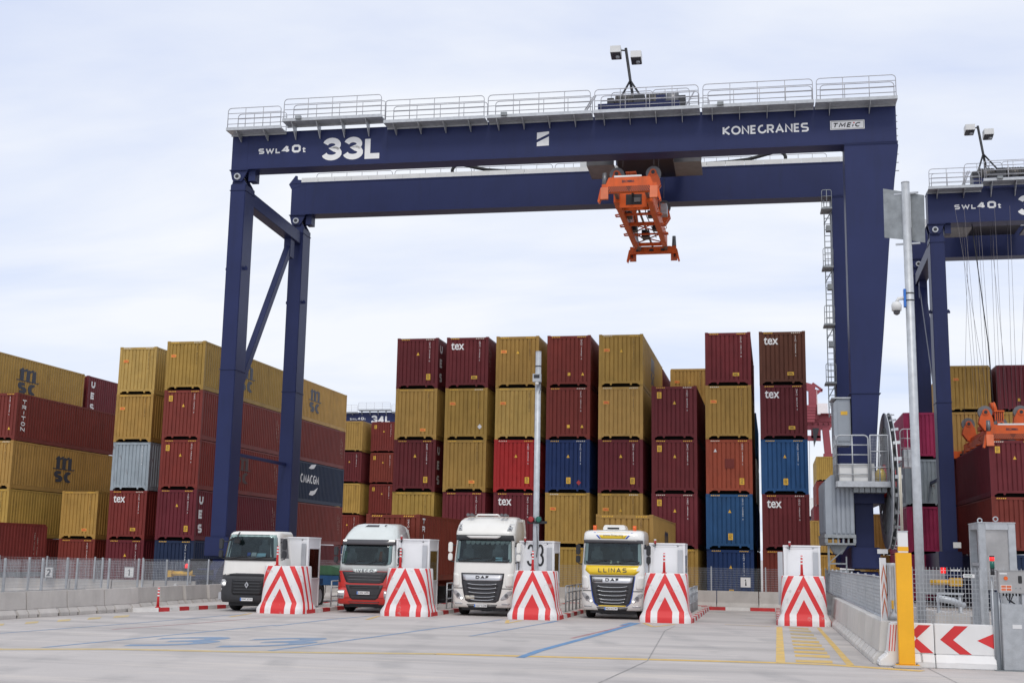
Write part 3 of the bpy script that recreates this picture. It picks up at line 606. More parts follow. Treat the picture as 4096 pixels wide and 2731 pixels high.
# left block, outside the crane's slim legs
cod = [('sidecode', 11.2, 0.8, 'cream')]
LEFT = [('b', -34.90, 66.30, [('yellow', 'codey wideTL', msc(5.0, 0.7)+[('sidecode', 0.5, 0.9, 'logo_faded')]), ('brickold', 'code stkTL tri', cod), ('brick', 'code stkTL tri', [('ship_logo', 5.0, 0.7, 'logo_faded')]+cod), ('maroon', 'code tri stk', ue+cod), ('darkblue', 'code', [('smallmark', 0.9, 1.0, 'decal_y')])]),
        ('a', -38.90, 67.95, [('yellowold', 'codey wideTL', None), ('yellow', 'codey wideTL', None), ('greyblue', 'code', None), ('brick', 'tex code wide', None), ('maroon', 'code tri', None)]),
        ('c', -42.75, 69.1, [None, None, None, ('yellow', 'codey wideBR', None), ('brick', 'code', None)]),
        ('d', -47.22, 66.70, [None, ('rust_red', 'code trilow', [('triton', 0.55, 0.6, 'white')]), ('yellow', 'codey', msc(4.6, 0.7)+[('sidecode', 0.5, 0.9, 'logo_faded')]), ('yellow', 'codey', [('sidecode', 0.5, 0.9, 'logo_faded')]), ('brick', 'code', None)]),
        ('e', -50.08, 66.45, [('yellow', '', msc(4.4, 0.6)), ('brick', '', None), ('yellow', '', None), ('brick', '', None), ('maroon', '', None)])]
LNTH = {'b': 'first', 'a': 'second', 'c': 'third', 'd': 'fourth', 'e': 'fifth'}
for nm, X, Y, lv in LEFT:
    for r, spec in enumerate(lv):
        if spec is None: continue
        cl, mk, sd_ = spec
        container(X, Y+JIT.uniform(-.03, .03), HC*(4-r), cl, f"{CNAME[cl]} container, {ORD[5-r]} layer, {LNTH[nm]} stack outside the crane's slim legs", mk, sd_, group='containers outside the slim legs')
for r, (cl, sd_) in enumerate([('yellow', msc(4.3, 0.75)), ('brick', cod), ('darkblue', [('liner', 3.2, 0.85, 'white')]), ('rust_red', cod), ('maroon', None)]):
    container(-34.95, 79.15, HC*(4-r), cl, f"{CNAME[cl]} container{' with white emblem' if r == 2 else ''}, {ORD[5-r]} layer, behind the first stack outside the slim legs", '', sd_, group='containers outside the slim legs')
container(-50.1, 79.25, HC*4, 'maroon', 'maroon container with three white side letters behind the leftover yellow top container', '', ue, group='containers outside the slim legs')
for r, cl in enumerate(('brick', 'yellow', 'maroon')): container(-47.25, 79.2, HC*r, cl, f"{CNAME[cl]} container, {ORD[r+1]} layer, behind the fourth stack outside the slim legs", '', None, group='containers outside the slim legs', detail=1)
# far block seen through the gap beside the central stacks
for X, Y, lv in ((-39.75, 109.5, ('yellow', 'maroon', 'yellow', 'brick')), (-36.75, 110.3, ('brick', 'rust_red', 'brick', 'maroon')), (-33.85, 110.2, ('maroon', 'brick', 'yellow', 'brick'))):
    for r, cl in enumerate(lv):
        container(X, Y, HC*(4-r), cl, f"{CNAME[cl]} distant container, {ORD[5-r]} layer of the far stack {'left of' if X < -39 else 'under' if X < -35 else 'right of'} the 34L numerals", 'code stkTL tri' if cl != 'yellow' else 'codey', None, group='distant containers in the gap', detail=1)
_q = on(1350+75*.3828, 1550+1075*.3828, 2, HC*3)
for r, cl in enumerate(('rust_red', 'brick', 'maroon')):
    container(_q.x, _q.y, HC*(2-r), cl, f"{CNAME[cl]} distant container, {ORD[3-r]} layer of the three-high stack in the gap", 'code', [('sidecode', 0.4, 0.9, 'white')], group='distant containers in the gap', detail=1)
# right block under the neighbouring crane
for X, Y, r, cl, mk, extra in ((10.95, 67.4, 2, 'maroon', 'code tri stkTL', 'gripped by the orange spreader'), (10.95, 67.4, 1, 'rust_red', 'code', 'under the one gripped by the spreader'), (10.95, 67.4, 0, 'darkblue', 'code', 'at the ground under the spreader stack'),
                            (10.80, 79.8, 4, 'yellow', 'codey wideTL', 'topmost behind the orange spreader'), (10.80, 79.8, 3, 'yellow', 'codey', 'just under the topmost yellow one'), (10.80, 79.8, 2, 'brick', 'code', 'third layer behind the spreader stack'), (10.8, 79.8, 1, 'maroon', '', 'second layer behind the spreader stack'),
                            (13.62, 79.8, 4, 'maroon', 'code sq', 'topmost beside the yellow one behind the spreader'), (13.62, 79.8, 3, 'yellow', 'codey', 'under the topmost maroon one behind the spreader'), (13.62, 79.8, 2, 'maroon', 'code', 'third layer beside the spreader stack'),
                            (8.02, 79.9, 3, 'pink', '', 'topmost above a grey one, beside the cable reel'), (8.02, 79.9, 2, 'greyblue', '', 'between pink ones beside the cable reel'), (8.02, 79.9, 1, 'pink', '', 'under the grey-blue one beside the cable reel'), (8.02, 79.9, 0, 'pink', '', 'at the ground beside the cable reel'),
                            (6.35, 93.0, 1, 'yellow', '', 'second layer seen behind the reel'), (6.35, 93.0, 0, 'yellow', '', 'on the ground seen behind the reel')):
    container(X, Y, HC*r, cl, f"{CNAME[cl]} container {extra}", mk, [('sidecode', 0.3, 0.9, 'white')] if X > 10.9 and Y < 70 else None, group='containers under the neighbouring crane', detail=1 if Y > 75 else 2)
# ------------------------------------------------------------------ gantry cranes
def wheel_mesh(r=0.75, w=0.5):
    mb = MB(); n = 28; prof = [(r*0.62, -w/2), (r*0.93, -w/2), (r, -w*0.36), (r, w*0.36), (r*0.93, w/2), (r*0.62, w/2)]
    for i in range(n):
        t = 2*math.pi*i/n; mb.v += [(d, q*math.cos(t), q*math.sin(t)) for q, d in prof]
    for i in range(n):
        for j in range(len(prof)-1):
            a = i*len(prof)+j; b = ((i+1) % n)*len(prof)+j; mb.f.append((a, b, b+1, a+1)); mb.sm.append(True)
    return mb
RAILS = [(0.0, 2.92), (3.02, 8.22), (8.37, 13.5), (13.64, 18.77), (18.92, 23.96), (24.12, 29.28), (29.4, 33.05)]
def spread_box(mb, *a): return mb.box(*a)
def crane(loc, rz, numerals, label, tx, full=True, right=True):
    t = thing('gantry_crane', label, 'crane', loc, rz, 'navy gantry cranes')
    nv = M['crane']; gv = M['galv']; WB = 8.6; ZB, ZT = 21.75, 23.62
    # girders
    for y0, nm in ((0, 'front_girder'), (WB, 'rear_girder')):
        b = MB().box(0, 33.08, y0, y0+1.0, ZB, ZT).build(nm, nv, t, bevel=0.02)
        MB().box(-0.02, 33.1, y0-0.03, y0+1.03, ZT-0.03, ZT+0.03).build('flange', nv, b)
        MB().box(0.02, 33.06, y0-0.03, y0+1.03, ZB-0.03, ZB+0.025).build('flange', nv, b)
        for k, xx in enumerate((0.85, 8.3, 16.5, 24.7, 30.68)): MB().box(xx, xx+0.02, y0-0.006, y0, ZB+0.03, ZT-0.035).build('weld_seam', nv, b)
    # hinged legs
    for y0 in (0, WB):
        lg = MB().box(0.03, 0.85, y0, y0+1.25, 3.0, 20.95).build('leg', nv, t, bevel=0.03)
        for z in (11.3, 20.6): MB().box(0.0, 0.88, y0-0.03, y0+1.28, z, z+0.035).build('flange', nv, lg)
        for x in (-0.06, 0.94):
            MB().prism([(x-0.10, 16.5), (x+0.10, 16.5), (x+0.10, 16.62), (x, 16.74), (x-0.10, 16.62)], y0+0.4, y0+0.46).build('lug', nv, lg)
        for yy in (0.06, 0.86):
            MB().prism([(-0.06, ZB-0.02), (0.92, ZB-0.02), (0.66, 21.22), (0.58, 21.12), (0.14, 21.12), (0.06, 21.22)], y0+yy, y0+yy+0.1).build('hinge_plate', nv, t)
            MB().prism([(0.03, 20.95), (0.85, 20.95), (0.62, 21.34), (0.54, 21.52), (0.18, 21.52), (0.1, 21.34)], y0+yy+0.1, y0+yy+0.2).build('hinge_plate', nv, t)
        MB().box(-0.08, 0.94, y0-0.02, y0+1.02, ZB-0.075, ZB-0.03).build('bolted_flange', nv, t)
        pin = MB().cyl((0.36, 21.36), 0.17, y0-0.03, y0+1.08, 'y', 20).build('hinge_pin', M['galv'], t)
        MB().cyl((0.36, 21.36), 0.10, y0-0.036, y0-0.02, 'y', 14).build('pin_cap', M['darkmetal'], pin)
        MB().box(0.9, 1.25, y0+0.2, y0+0.8, 21.15, ZB-0.03).build('stop_bracket', nv, t)
    if full:
        MB().bar((0.42, 1.2, 20.5), (0.42, WB+0.05, 20.3), 0.62, 0.72).build('cross_beam', nv, t, bevel=0.02)
        MB().bar((0.42, 1.18, 10.2), (0.42, 7.6, 19.6), 0.34, 0.42).build('diagonal_brace', nv, t, bevel=0.02)
        MB().box(0.22, 0.62, 7.3, 7.9, 18.9, 20.0).build('gusset', nv, t)
        MB().bar((0.42, 1.22, 7.2), (0.42, WB+0.02, 7.2), 0.14, 0.16).build('tie_beam', nv, t)
    # sill, bogies and wheels below both leg pairs
    for xs in ((0.44,) if not right else (0.44, 31.1)):
        sl = MB().box(xs-0.48, xs+0.48, 0.3, WB+1.0, 2.05, 2.95).build('sill_beam', nv, t, bevel=0.02)
        for yc in (0.6, WB+0.6):
            MB().box(xs-0.62, xs+0.62, yc-0.75, yc+0.75, 2.08, 3.02).build('leg_foot', nv, t, bevel=0.03)
            bg_ = MB().prism([(yc-1.9, 1.0), (yc-1.5, 1.5), (yc-0.5, 1.95), (yc+0.5, 1.95), (yc+1.5, 1.5), (yc+1.9, 1.0), (yc+1.2, 0.8), (yc-1.2, 0.8)], xs-0.52, xs+0.52, 'x').build('bogie', nv, t)
            MB().box(xs-0.60, xs+0.60, yc-0.5, yc+0.5, 0.35, 0.62).build('anti_roll_box', M['darkmetal'], bg_)
            for dy in (-1.1, 1.1):
                wl = wheel_mesh().build('wheel', M['tyre'], t, loc=(xs, yc+dy, 0.76)); MB().cyl((0, 0), 0.44, -0.2, 0.2, 'x', 20).build('rim', M['steelgrey'], wl)
            MB().box(xs-0.5, xs+0.5, yc-2.15, yc-2.0, 1.2, 1.45).build('bumper', M['darkmetal'], t)
    # portal legs
    if right:
        prof = [(30.68, 5.1), (30.68, ZB), (33.08, ZB), (33.14, 21.6), (33.05, 20.9), (32.92, 19.95), (32.58, 16.9), (32.2, 12.75), (31.9, 9.75), (31.72, 7.6), (31.62, 5.1)]
        for y0 in (0, WB):
            lg = MB().prism(prof, y0, y0+1.0).build('portal_leg', nv, t, bevel=0.02)
            MB().box(30.64, 33.12, y0-0.03, y0+1.03, ZB-0.05, ZB+0.028).build('bolted_flange', nv, lg)
            for k in range(26): MB().cyl((30.74+k*0.093, ZB-0.075), 0.026, y0-0.028, y0-0.0, 'y', 6).build('bolt', nv, lg)
            for z in (9.9,):
                MB().box(30.60, 31.98, y0-0.04, y0+1.04, z, z+0.03).build('flange', nv, lg)
            for z, x in ((17.6, 32.7),):
                MB().prism([(x-0.1, z-0.18), (x+0.16, z-0.1), (x+0.26, z+0.02), (x+0.18, z+0.14), (x-0.1, z+0.2)], y0+0.4, y0+0.46).build('lug', nv, lg)
            for k, z in enumerate((23.1, 22.8, 22.45, 22.1, 21.85, 21.2, 20.8, 20.4)): MB().box(33.0, 33.16, y0+0.2, y0+0.26, z, z+0.03).build('rung_lug', M['galv'], lg)
            MB().box(30.7, 31.5, y0+0.1, y0+0.9, 2.9, 5.0).build('lower_leg', nv, t, bevel=0.02)
        MB().box(30.62, 31.95, -0.25, WB+1.2, 4.95, 5.45).build('portal_sill', nv, t, bevel=0.02)
    # lettering on the front girder
    y = -0.009
    lettering('SWL', 1.46, 2.66, 22.50, 22.79, 0.072, PY(y), M['white'], t, gap=0.25)
    lettering('40', 2.70, 3.74, 22.50, 22.92, 0.115, PY(y), M['white'], t, gap=0.22)
    lettering('t', 3.81, 4.03, 22.50, 22.79, 0.06, PY(y), M['white'], t)
    for i, c in enumerate(numerals):
        glyph_mb(c, 4.92+i*1.13-(0.02 if c == 'L' else 0), 22.0, 1.02 if c != 'L' else 0.92, 1.2, 0.29, PY(y)).build('numeral', M['white'], t)
    if numerals == '33L':
        MB().prism([(16.0, 22.62), (16.0, 22.98), (16.6, 23.02), (16.6, 22.90)], y, y+0.004).build('emblem', M['white'], t)
        MB().prism([(16.0, 22.28), (16.0, 22.47), (16.6, 22.76), (16.6, 22.30)], y, y+0.004).build('emblem', M['white'], t)
        lettering('KONEcRANES', 25.05, 29.08, 22.43, 22.87, 0.088, PY(y), M['white'], t, gap=0.10)
        pl = MB().box(30.07, 31.64, -0.012, -0.004, 22.46, 22.90).build('makers_plate', M['white'], t)
        fr = MB()
        for bx in ((30.11, 31.60, 22.49, 22.505), (30.11, 31.60, 22.855, 22.87), (30.11, 30.125, 22.505, 22.855), (31.585, 31.60, 22.505, 22.855)): fr.box(bx[0], bx[1], -0.0145, -0.0125, bx[2], bx[3])
        fr.build('border', M['black'], pl)
        psh = lambda u, v, l: (u+(v-22.56)*0.3, -0.0150-l, v)
        lettering('TME', 30.16, 31.00, 22.56, 22.79, 0.052, psh, M['black'], pl, gap=0.30); lettering('I', 31.06, 31.12, 22.56, 22.70, 0.05, psh, M['black'], pl); lettering('C', 31.18, 31.44, 22.56, 22.79, 0.052, psh, M['black'], pl)
        MB().box(31.13, 31.19, -0.016, -0.013, 22.735, 22.80).build('letter_dot', M['redpaint'], pl)
    # walkway with handrails along the front girder
    for i, (a, b) in enumerate(RAILS):
        up = 0.34 if i == 1 else 0.0; z = ZT+0.02+up
        dk = MB().box(a-0.03, b+0.03, -0.82, -0.06, z-0.09, z-0.04).build('walkway_deck', gv, t)
        MB().box(a-0.03, b+0.03, -0.84, -0.80, z-0.09, z+0.07).build('toe_board', gv, dk)
        MB().box(a-0.03, b+0.03, -0.12, -0.07, z-0.17, z-0.095).build('stringer', gv, dk)
        n = 2 if b-a < 4 else 4
        for k in range(n):
            x = a+(b-a)*(k+0.35)/n
            MB().prism([(-0.80, z-0.095), (-0.02, z-0.095), (-0.02, z-0.48-up), (-0.10, z-0.48-up), (-0.72, z-0.20)], x-0.014, x+0.014, 'x').build('bracket', gv, dk)
        rail_loop(MB(), (a+0.03, -0.80), (b-0.03, -0.80), z-0.03, z+1.10, posts=3 if n > 2 else 2).build('handrail', M['rail'], t)
        if full: rail_loop(MB(), (a+0.25, -0.02), (b-0.02, -0.02), z+0.02, z+1.06, posts=3 if n > 2 else 2).build('handrail', M['rail'], t)
        if i % 2 and full: 
            fl = MB().box(a+0.7, a+1.0, -0.98, -0.84, z-0.02, z+0.14).build('deck_lamp', M['galvdark'], t)
    if full:
        for k in range(32):
            x0 = 0.6+k*1.02; MB().box(x0, x0+1.005, WB-0.02, WB+0.03, ZT+0.035, ZT+0.30).build('kick_plate', M['lampwhite'], t)
        MB().prism([(-0.17, ZT-0.06), (0.22, ZT+0.46), (0.32, ZT+0.44), (0.34, ZT+0.22), (0.62, ZT+0.18), (0.92, ZT+0.04), (0.92, ZT-0.03), (0.0, ZT-0.36)], WB-0.01, WB+0.10).build('end_plate', nv, t)
        for a, b in ((0.9, 5.6), (5.75, 10.4), (10.55, 15.2), (15.35, 18.0), (23.2, 26.6), (26.75, 30.6)): rail_loop(MB(), (a, WB+1.7), (b, WB+1.7), ZT-0.1, ZT+1.1, posts=4).build('handrail', M['rail'], t)
        # energy chain lying in loops behind the front girder
        for x0, dr in ((9.6, 1), (28.3, -1)):
            pts = [(x0, 8.9, 23.75), (x0-dr*0.02, 8.9, 24.15), (x0+dr*0.08, 8.9, 24.34), (x0+dr*0.26, 8.9, 24.43), (x0+dr*0.5, 8.9, 24.44), (x0+dr*0.8, 8.9, 24.38), (x0+dr*1.4, 8.9, 24.22), (x0+dr*2.0, 8.9, 24.08), (x0+dr*3.0, 8.9, 23.98), (x0+dr*4.5, 8.9, 23.92)]
            MB().tube(pts, 0.095, 10).build('energy_chain', M['blackrub'], t)
    # trolley
    tr = MB().box(tx-0.1, tx+3.9, 0.15, 0.55, ZT+0.1, ZT+0.75).box(tx-0.1, tx+3.9, WB+0.4, WB+0.85, ZT+0.1, ZT+0.75).box(tx+0.1, tx+0.6, 0.5, WB+0.5, ZT+0.2, ZT+0.7).box(tx+3.3, tx+3.75, 0.5, WB+0.5, ZT+0.2, ZT+0.7).build('trolley', nv, t)
    for x, d in ((tx+0.55, 0.9), (tx+2.1, 1.0)):
        dr = MB().cyl((2.5, ZT+1.55), 0.46, x, x+d, 'x', 24).build('hoist_drum', M['drum'], tr)
        for k in range(6): MB().cyl((2.5, ZT+1.55), 0.48, x+0.06+k*d/6.5, x+0.10+k*d/6.5, 'x', 24).build('rope_groove', M['darkmetal'], dr)
    MB().box(tx+0.3, tx+3.2, 1.9, 3.1, ZT+0.72, ZT+1.12).build('drum_bed', M['darkmetal'], tr)
    MB().cyl((2.4, ZT+1.6), 0.40, tx+3.15, tx+3.75, 'x', 18).build('motor', M['midmetal'], tr)
    for bx_ in ((1.5, 2.05, 2.0, 2.9, 1.1, 1.9), (0.15, 0.5, 2.0, 3.0, 0.8, 1.75), (2.2, 2.5, 1.0, 1.5, 0.75, 1.3), (0.9, 1.3, 0.6, 1.2, 0.75, 1.2)): MB().box(tx+bx_[0], tx+bx_[1], bx_[2], bx_[3], ZT+bx_[4], ZT+bx_[5]).build('brake_unit', M['darkmetal'], tr, bevel=0.02)
    MB().box(tx+3.75, tx+4.1, 2.1, 3.0, ZT+0.75, ZT+1.75).build('gearbox', M['darkmetal'], tr)
    MB().box(tx+2.75, tx+3.2, 0.2, 0.6, ZT+0.75, ZT+1.10).build('gearbox', nv, tr)
    rail_loop(MB(), (tx+0.1, 4.5), (tx+2.3, 4.5), ZT+0.6, ZT+3.0, posts=2).build('handrail', M['rail'], t)
    rail_loop(MB(), (tx+2.3, 4.5), (tx+4.2, 4.5), ZT+0.6, ZT+3.05, posts=2).build('handrail', M['rail'], t)
    rail_loop(MB(), (tx+4.3, 1.2), (tx+5.3, 1.2), ZT+0.2, ZT+1.2, posts=1).build('handrail', M['rail'], t)
    mx_ = tx+1.25; mt = MB().tube([(mx_, 4.0, ZT+0.6), (mx_, 4.0, 26.4), (mx_-0.06, 4.0, 26.75), (mx_-0.34, 4.0, 28.85)], 0.075, 8).build('lamp_mast', M['darkmetal'], t)
    for dx, dy in ((-0.95, -1.5), (1.15, -1.5)): MB().tube([(mx_-0.1, 4.0, 27.05), (mx_+dx, 4.0+dy, ZT+1.0)], 0.055, 8).build('mast_stay', M['darkmetal'], mt)
    MB().tube([(mx_+0.17, 4.1, ZT+0.8), (mx_+0.17, 4.1, 26.3)], 0.03, 6).build('conduit', M['darkmetal'], mt)
    MB().bar((mx_-0.34, 4.0, 28.72), (mx_-0.65, 3.9, 28.72), 0.06).build('lamp_arm', M['darkmetal'], mt)
    for x, z in ((mx_-1.15, 28.42), (mx_-0.08, 28.08)):
        fl = MB().prism([(3.50, z+0.05), (3.50, z+0.40), (4.25, z+0.44), (4.25, z-0.06)], x+0.03, x+0.58, 'x').build('floodlight', M['lampwhite'], t)
        MB().prism([(3.56, z+0.038), (4.2, z-0.055), (4.19, z-0.10), (3.55, z+0.0)], x+0.06, x+0.55, 'x').build('lens', M['trim2'], fl)
        MB().cyl((x+0.40, 3.85), 0.10, z-0.16, z-0.02, 'z', 12).build('driver', M['galv'], fl)
    if full:
        for a, b, yy in ((tx-1.1, tx+0.3, 5.0), (tx+3.4, tx+4.8, 5.0)):
            bx_ = MB().box(a, b, yy-1.2, yy+1.2, 22.42, 22.52).box(a, b, yy-1.2, yy-1.16, 22.52, 23.15).build('service_platform', M['midmetal'], t)
            rail_loop(MB(), (a, yy-1.1), (b, yy-1.1), 22.5, 23.5, posts=2).build('handrail', M['rail'], bx_)
        MB().box(tx+0.35, tx+3.4, 1.6, 7.8, 22.9, 23.4).build('shadow_toned_underframe', M['darkmetal'], t)  # near-black underframe: the shadow between the girders is put into its colour
        for xx in (tx-0.35, tx-0.25, tx+4.6): 
            MB().bar((xx-0.5, -0.2, ZT+0.1), (xx, 0.5, ZT+1.3), 0.05).build('stair_rail', M['rail'], t)
        MB().box(tx-2.2, tx-1.0, WB+1.0, WB+1.6, ZT+0.05, ZT+0.95).build('junction_box', M['lampwhite'], t)
    # ladder down the rear portal leg
    if right and full:
        ld = MB()
        for x in (30.28, 30.60): ld.bar((x, WB+0.2, 9.8), (x, WB+0.2, 21.6), 0.05)
        for k in range(36): ld.bar((30.28, WB+0.2, 10.0+k*0.32), (30.60, WB+0.2, 10.0+k*0.32), 0.035)
        lo = ld.build('access_ladder', M['galvdark'], t)
        for k, z in enumerate((20.9, 17.7, 14.6, 11.5)):
            MB().box(30.1, 30.66, WB-0.5, WB+0.6, z, z+0.09).build('rest_platform', M['galvdark'], lo)
            rail_loop(MB(), (30.13, WB-0.48), (30.64, WB-0.48), z, z+1.05, posts=1, mids=2, round_=0.1).build('cage_rail', M['galvdark'], lo)
            MB().bar((30.25, WB+0.1, z-0.7), (30.64, WB+0.1, z), 0.05).build('strut', M['galvdark'], lo)
            MB().box(30.35, 30.6, WB-0.1, WB+0.3, z-1.1, z-0.8).build('cage_box', M['galvdark'], lo)
    return t
main = crane((-27.1, 57.0, 0), 0.0232, '33L', 'navy gantry crane numbered 33L spanning eight stacks with raised orange spreader', 19.1)
# things bolted to the big crane's portal side (local coordinates of the crane)
t = main; W_ = 30.7
def cpart(name, mb, mat, parent=None, bevel=0): return mb.build(name, mat, parent or main, bevel=bevel)
pl = cpart('platform', MB().box(29.82, 32.1, -1.55, -0.05, 5.62, 5.72), M['galv'])
for bx_ in ((29.82, 32.1, -1.57, -1.52, 5.60, 5.85), (29.80, 29.85, -1.57, 0.4, 5.60, 5.85)): cpart('toe_board', MB().box(*bx_), M['galv'], pl)
cpart('equipment_box', MB().box(29.95, 31.45, -1.45, -0.6, 5.73, 6.62), M['lampwhite'], bevel=0.02)
rail_loop(MB(), (29.84, -1.52), (31.2, -1.52), 5.72, 7.86, posts=1, r=0.035, mids=4).build('handrail', M['galv'], pl)
gate = rail_loop(MB(), (31.28, -1.52), (32.05, -1.52), 5.75, 7.86, posts=1, r=0.035, mids=2, round_=0.03).build('gate', M['galv'], pl)
mm_ = MB()
for k in range(14): mm_.bar((31.28+k*0.058, -1.50, 5.8), (31.28+k*0.058, -1.50, 7.84), 0.007)
for k in range(30): mm_.bar((31.28, -1.50, 5.85+k*0.066), (32.05, -1.50, 5.85+k*0.066), 0.007)
mm_.build('gate_mesh', M['galv'], gate, kind='stuff')
for k in range(2): rail_loop(MB(), (29.84, -1.52+k*1.0), (29.84, -0.55+k*1.0), 5.72, 7.86, posts=1, r=0.035, mids=4).build('handrail', M['galv'], pl)
for k in range(6): cpart('under_slat', MB().box(30.55+k*0.24, 30.76+k*0.24, -1.35, 0.1, 5.38, 5.6), M['galvdark'], pl)
cpart('gas_bottle', MB().tube([(31.75, -0.9, 5.73), (31.75, -0.9, 6.2), (31.75, -0.9, 6.36), (31.75, -0.9, 6.45)], [0.24, 0.24, 0.18, 0.08], 16), M['truckyellow'])
cab_ = cpart('switch_cabinet', MB().prism([(29.88, 7.6), (29.88, 9.5), (30.05, 9.68), (30.64, 9.72), (30.64, 7.6)], 0.2, 1.6), M['steelgrey'], bevel=0.02)
cpart('door', MB().box(30.06, 30.58, 0.17, 0.2, 7.75, 9.55), M['steelgrey'], cab_); cpart('warning_label', MB().box(30.2, 30.5, 0.160, 0.168, 8.95, 9.12), M['decal_y'], cab_)
cpart('cabinet_roof', MB().box(29.82, 30.66, 0.12, 1.66, 9.70, 9.76), M['galv'], cab_)
eh = cpart('machinery_housing', MB().prism([(29.35, 3.55), (29.35, 5.9), (29.62, 6.15), (30.58, 6.15), (30.58, 3.55)], -0.9, 3.4), M['steelgrey'])
for k in range(5): cpart('wall_rib', MB().prism([(29.66+k*0.19, 3.6), (29.66+k*0.19, 6.1), (29.78+k*0.19, 6.1), (29.78+k*0.19, 3.6)], -0.95, -0.9), M['steelgrey'], eh)
for k in range(9): cpart('wall_rib', MB().box(29.31, 29.35, -0.7+k*0.45, -0.45+k*0.45, 3.65, 5.8), M['steelgrey'], eh)
bs = cpart('housing_base', MB().box(29.28, 30.62, -1.05, 3.5, 3.40, 3.55).box(29.32, 30.60, -1.0, 3.45, 3.10, 3.18).box(29.30, 29.42, -1.02, 3.48, 3.18, 3.40).box(30.50, 30.62, -1.02, 3.48, 3.18, 3.40), M['galvdark'])
for k in range(4): cpart('base_stud', MB().box(29.6+k*0.22, 29.68+k*0.22, -1.0, -0.9, 3.18, 3.4), M['galvdark'], bs)
cpart('hopper', MB().prism([(29.5, 3.1), (30.3, 3.1), (30.05, 2.7), (29.75, 2.7)], -0.6, 0.4), M['galvdark'])
lw = cpart('lower_frame', MB().bar((29.45, -0.8, 1.9), (29.45, -0.8, 3.1), 0.09).bar((30.2, -0.8, 1.9), (30.2, -0.8, 2.6), 0.06).box(29.4, 30.3, -0.9, 0.3, 1.85, 2.0).box(29.45, 30.2, -0.85, -0.8, 2.25, 2.32).bar((29.45, -0.8, 2.3), (30.1, -0.8, 2.9), 0.05), M['galvdark'])
cpart('tank', MB().cyl((0.3, 1.5), 0.5, 29.6, 30.5, 'x', 20), M['darkmetal'])
cpart('marker_plate', MB().box(31.55, 32.0, -0.5, -0.46, 2.75, 2.95), M['lampwhite'])
# cable reel: two spoked discs standing across the portal sill
rl = cpart('cable_reel', MB().cyl((0.6, 6.0), 0.75, 32.0, 32.5, 'x', 28), M['redpaint'])
for x0, x1, mt_ in ((32.10, 32.14, 'galv'), (32.30, 32.34, 'galv')):
    mb = MB(); n = 64
    for i in range(n):
        a = 2*math.pi*i/n
        for x in (x0, x1):
            for q in (2.45, 3.06): mb.v.append((x, 0.6+q*math.cos(a), 6.0+q*math.sin(a)))
    for i in range(n):
        j = (i+1) % n; A = 4*i; B_ = 4*j
        for f in ((A, A+1, B_+1, B_), (A+2, B_+2, B_+3, A+3), (A+1, A+3, B_+3, B_+1), (A, B_, B_+2, A+2)): mb.f.append(f); mb.sm.append(False)
    cpart('reel_rim', mb, M[mt_], rl)
    for i in range(24):
        a = 2*math.pi*i/24
        cpart('reel_panel', MB().bar((x0+0.02, 0.6+0.5*math.cos(a), 6.0+0.5*math.sin(a)), (x0+0.02, 0.6+2.5*math.cos(a), 6.0+2.5*math.sin(a)), 0.035, 0.30, up=(0, -math.sin(a), math.cos(a))), M['galvdark'], rl)
        if x0 > 32.2: cpart('reel_fin', MB().bar((32.20, 0.6+2.96*math.cos(a), 6.0+2.96*math.sin(a)), (32.50, 0.6+3.02*math.cos(a), 6.0+3.02*math.sin(a)), 0.03, 0.16, up=(0, -math.sin(a), math.cos(a))), M['galv'], rl)
cpart('wound_cable', MB().cyl((0.6, 6.0), 2.40, 32.16, 32.28, 'x', 48), M['galvdark'], rl)
for x in (32.36, 32.42): cpart('feed_cable', MB().tube([(x, -2.44, 6.4), (x, -2.47, 5.6), (x, -2.47, 3.6)], 0.03, 6), M['cream'], rl)
cpart('reel_cage', MB().box(32.9, 33.4, 0.2, 1.0, 6.6, 7.4), M['galv']); rail_loop(MB(), (32.75, 0.1), (33.4, 0.1), 6.6, 8.3, posts=1).build('handrail', M['galv'], main)
# yellow collision feeler and beacon on the slim-leg bogie
fe = cpart('feeler_arm', MB().tube([(-1.35, -1.0, 1.24), (0.0, -1.0, 1.28)], 0.11, 12), M['decal_y'])
cpart('feeler_end', MB().box(-1.62, -1.33, -1.15, -0.85, 1.07, 1.38), M['decal_y'], fe); cpart('feeler_sleeve', MB().tube([(-0.35, -1.0, 1.27), (0.02, -1.0, 1.28)], 0.14, 12), M['decal_y'], fe)
be = cpart('beacon', MB().tube([(-0.62, -1.0, 1.50), (-0.62, -1.0, 1.62), (-0.62, -1.0, 1.72)], [0.1, 0.1, 0.05], 12), M['redlit']); cpart('beacon_base', MB().box(-0.78, -0.35, -1.15, -0.85, 1.38, 1.5), M['darkmetal'], be)
cpart('fender', MB().prism([(-1.2, 0.2), (-1.2, 0.55), (-1.05, 0.78), (-0.95, 0.72), (-1.08, 0.5), (-1.08, 0.2)], -1.3, -1.15), M['lampwhite'])
cpart('hydraulic_box', MB().box(-0.5, 0.35, -0.9, -0.25, 1.3, 1.95), M['darkmetal'])
nb = crane((9.1, 72.72, 0), 0.0, '3', 'navy gantry crane whose spreader grips a maroon container, beside the grey lamp pole', 2.7, right=False)
fb = crane((-65.3, 181.0, 0), 0.0, '34L', 'distant navy gantry crane numbered 34L behind the stacks', 26.0, full=False, right=True)

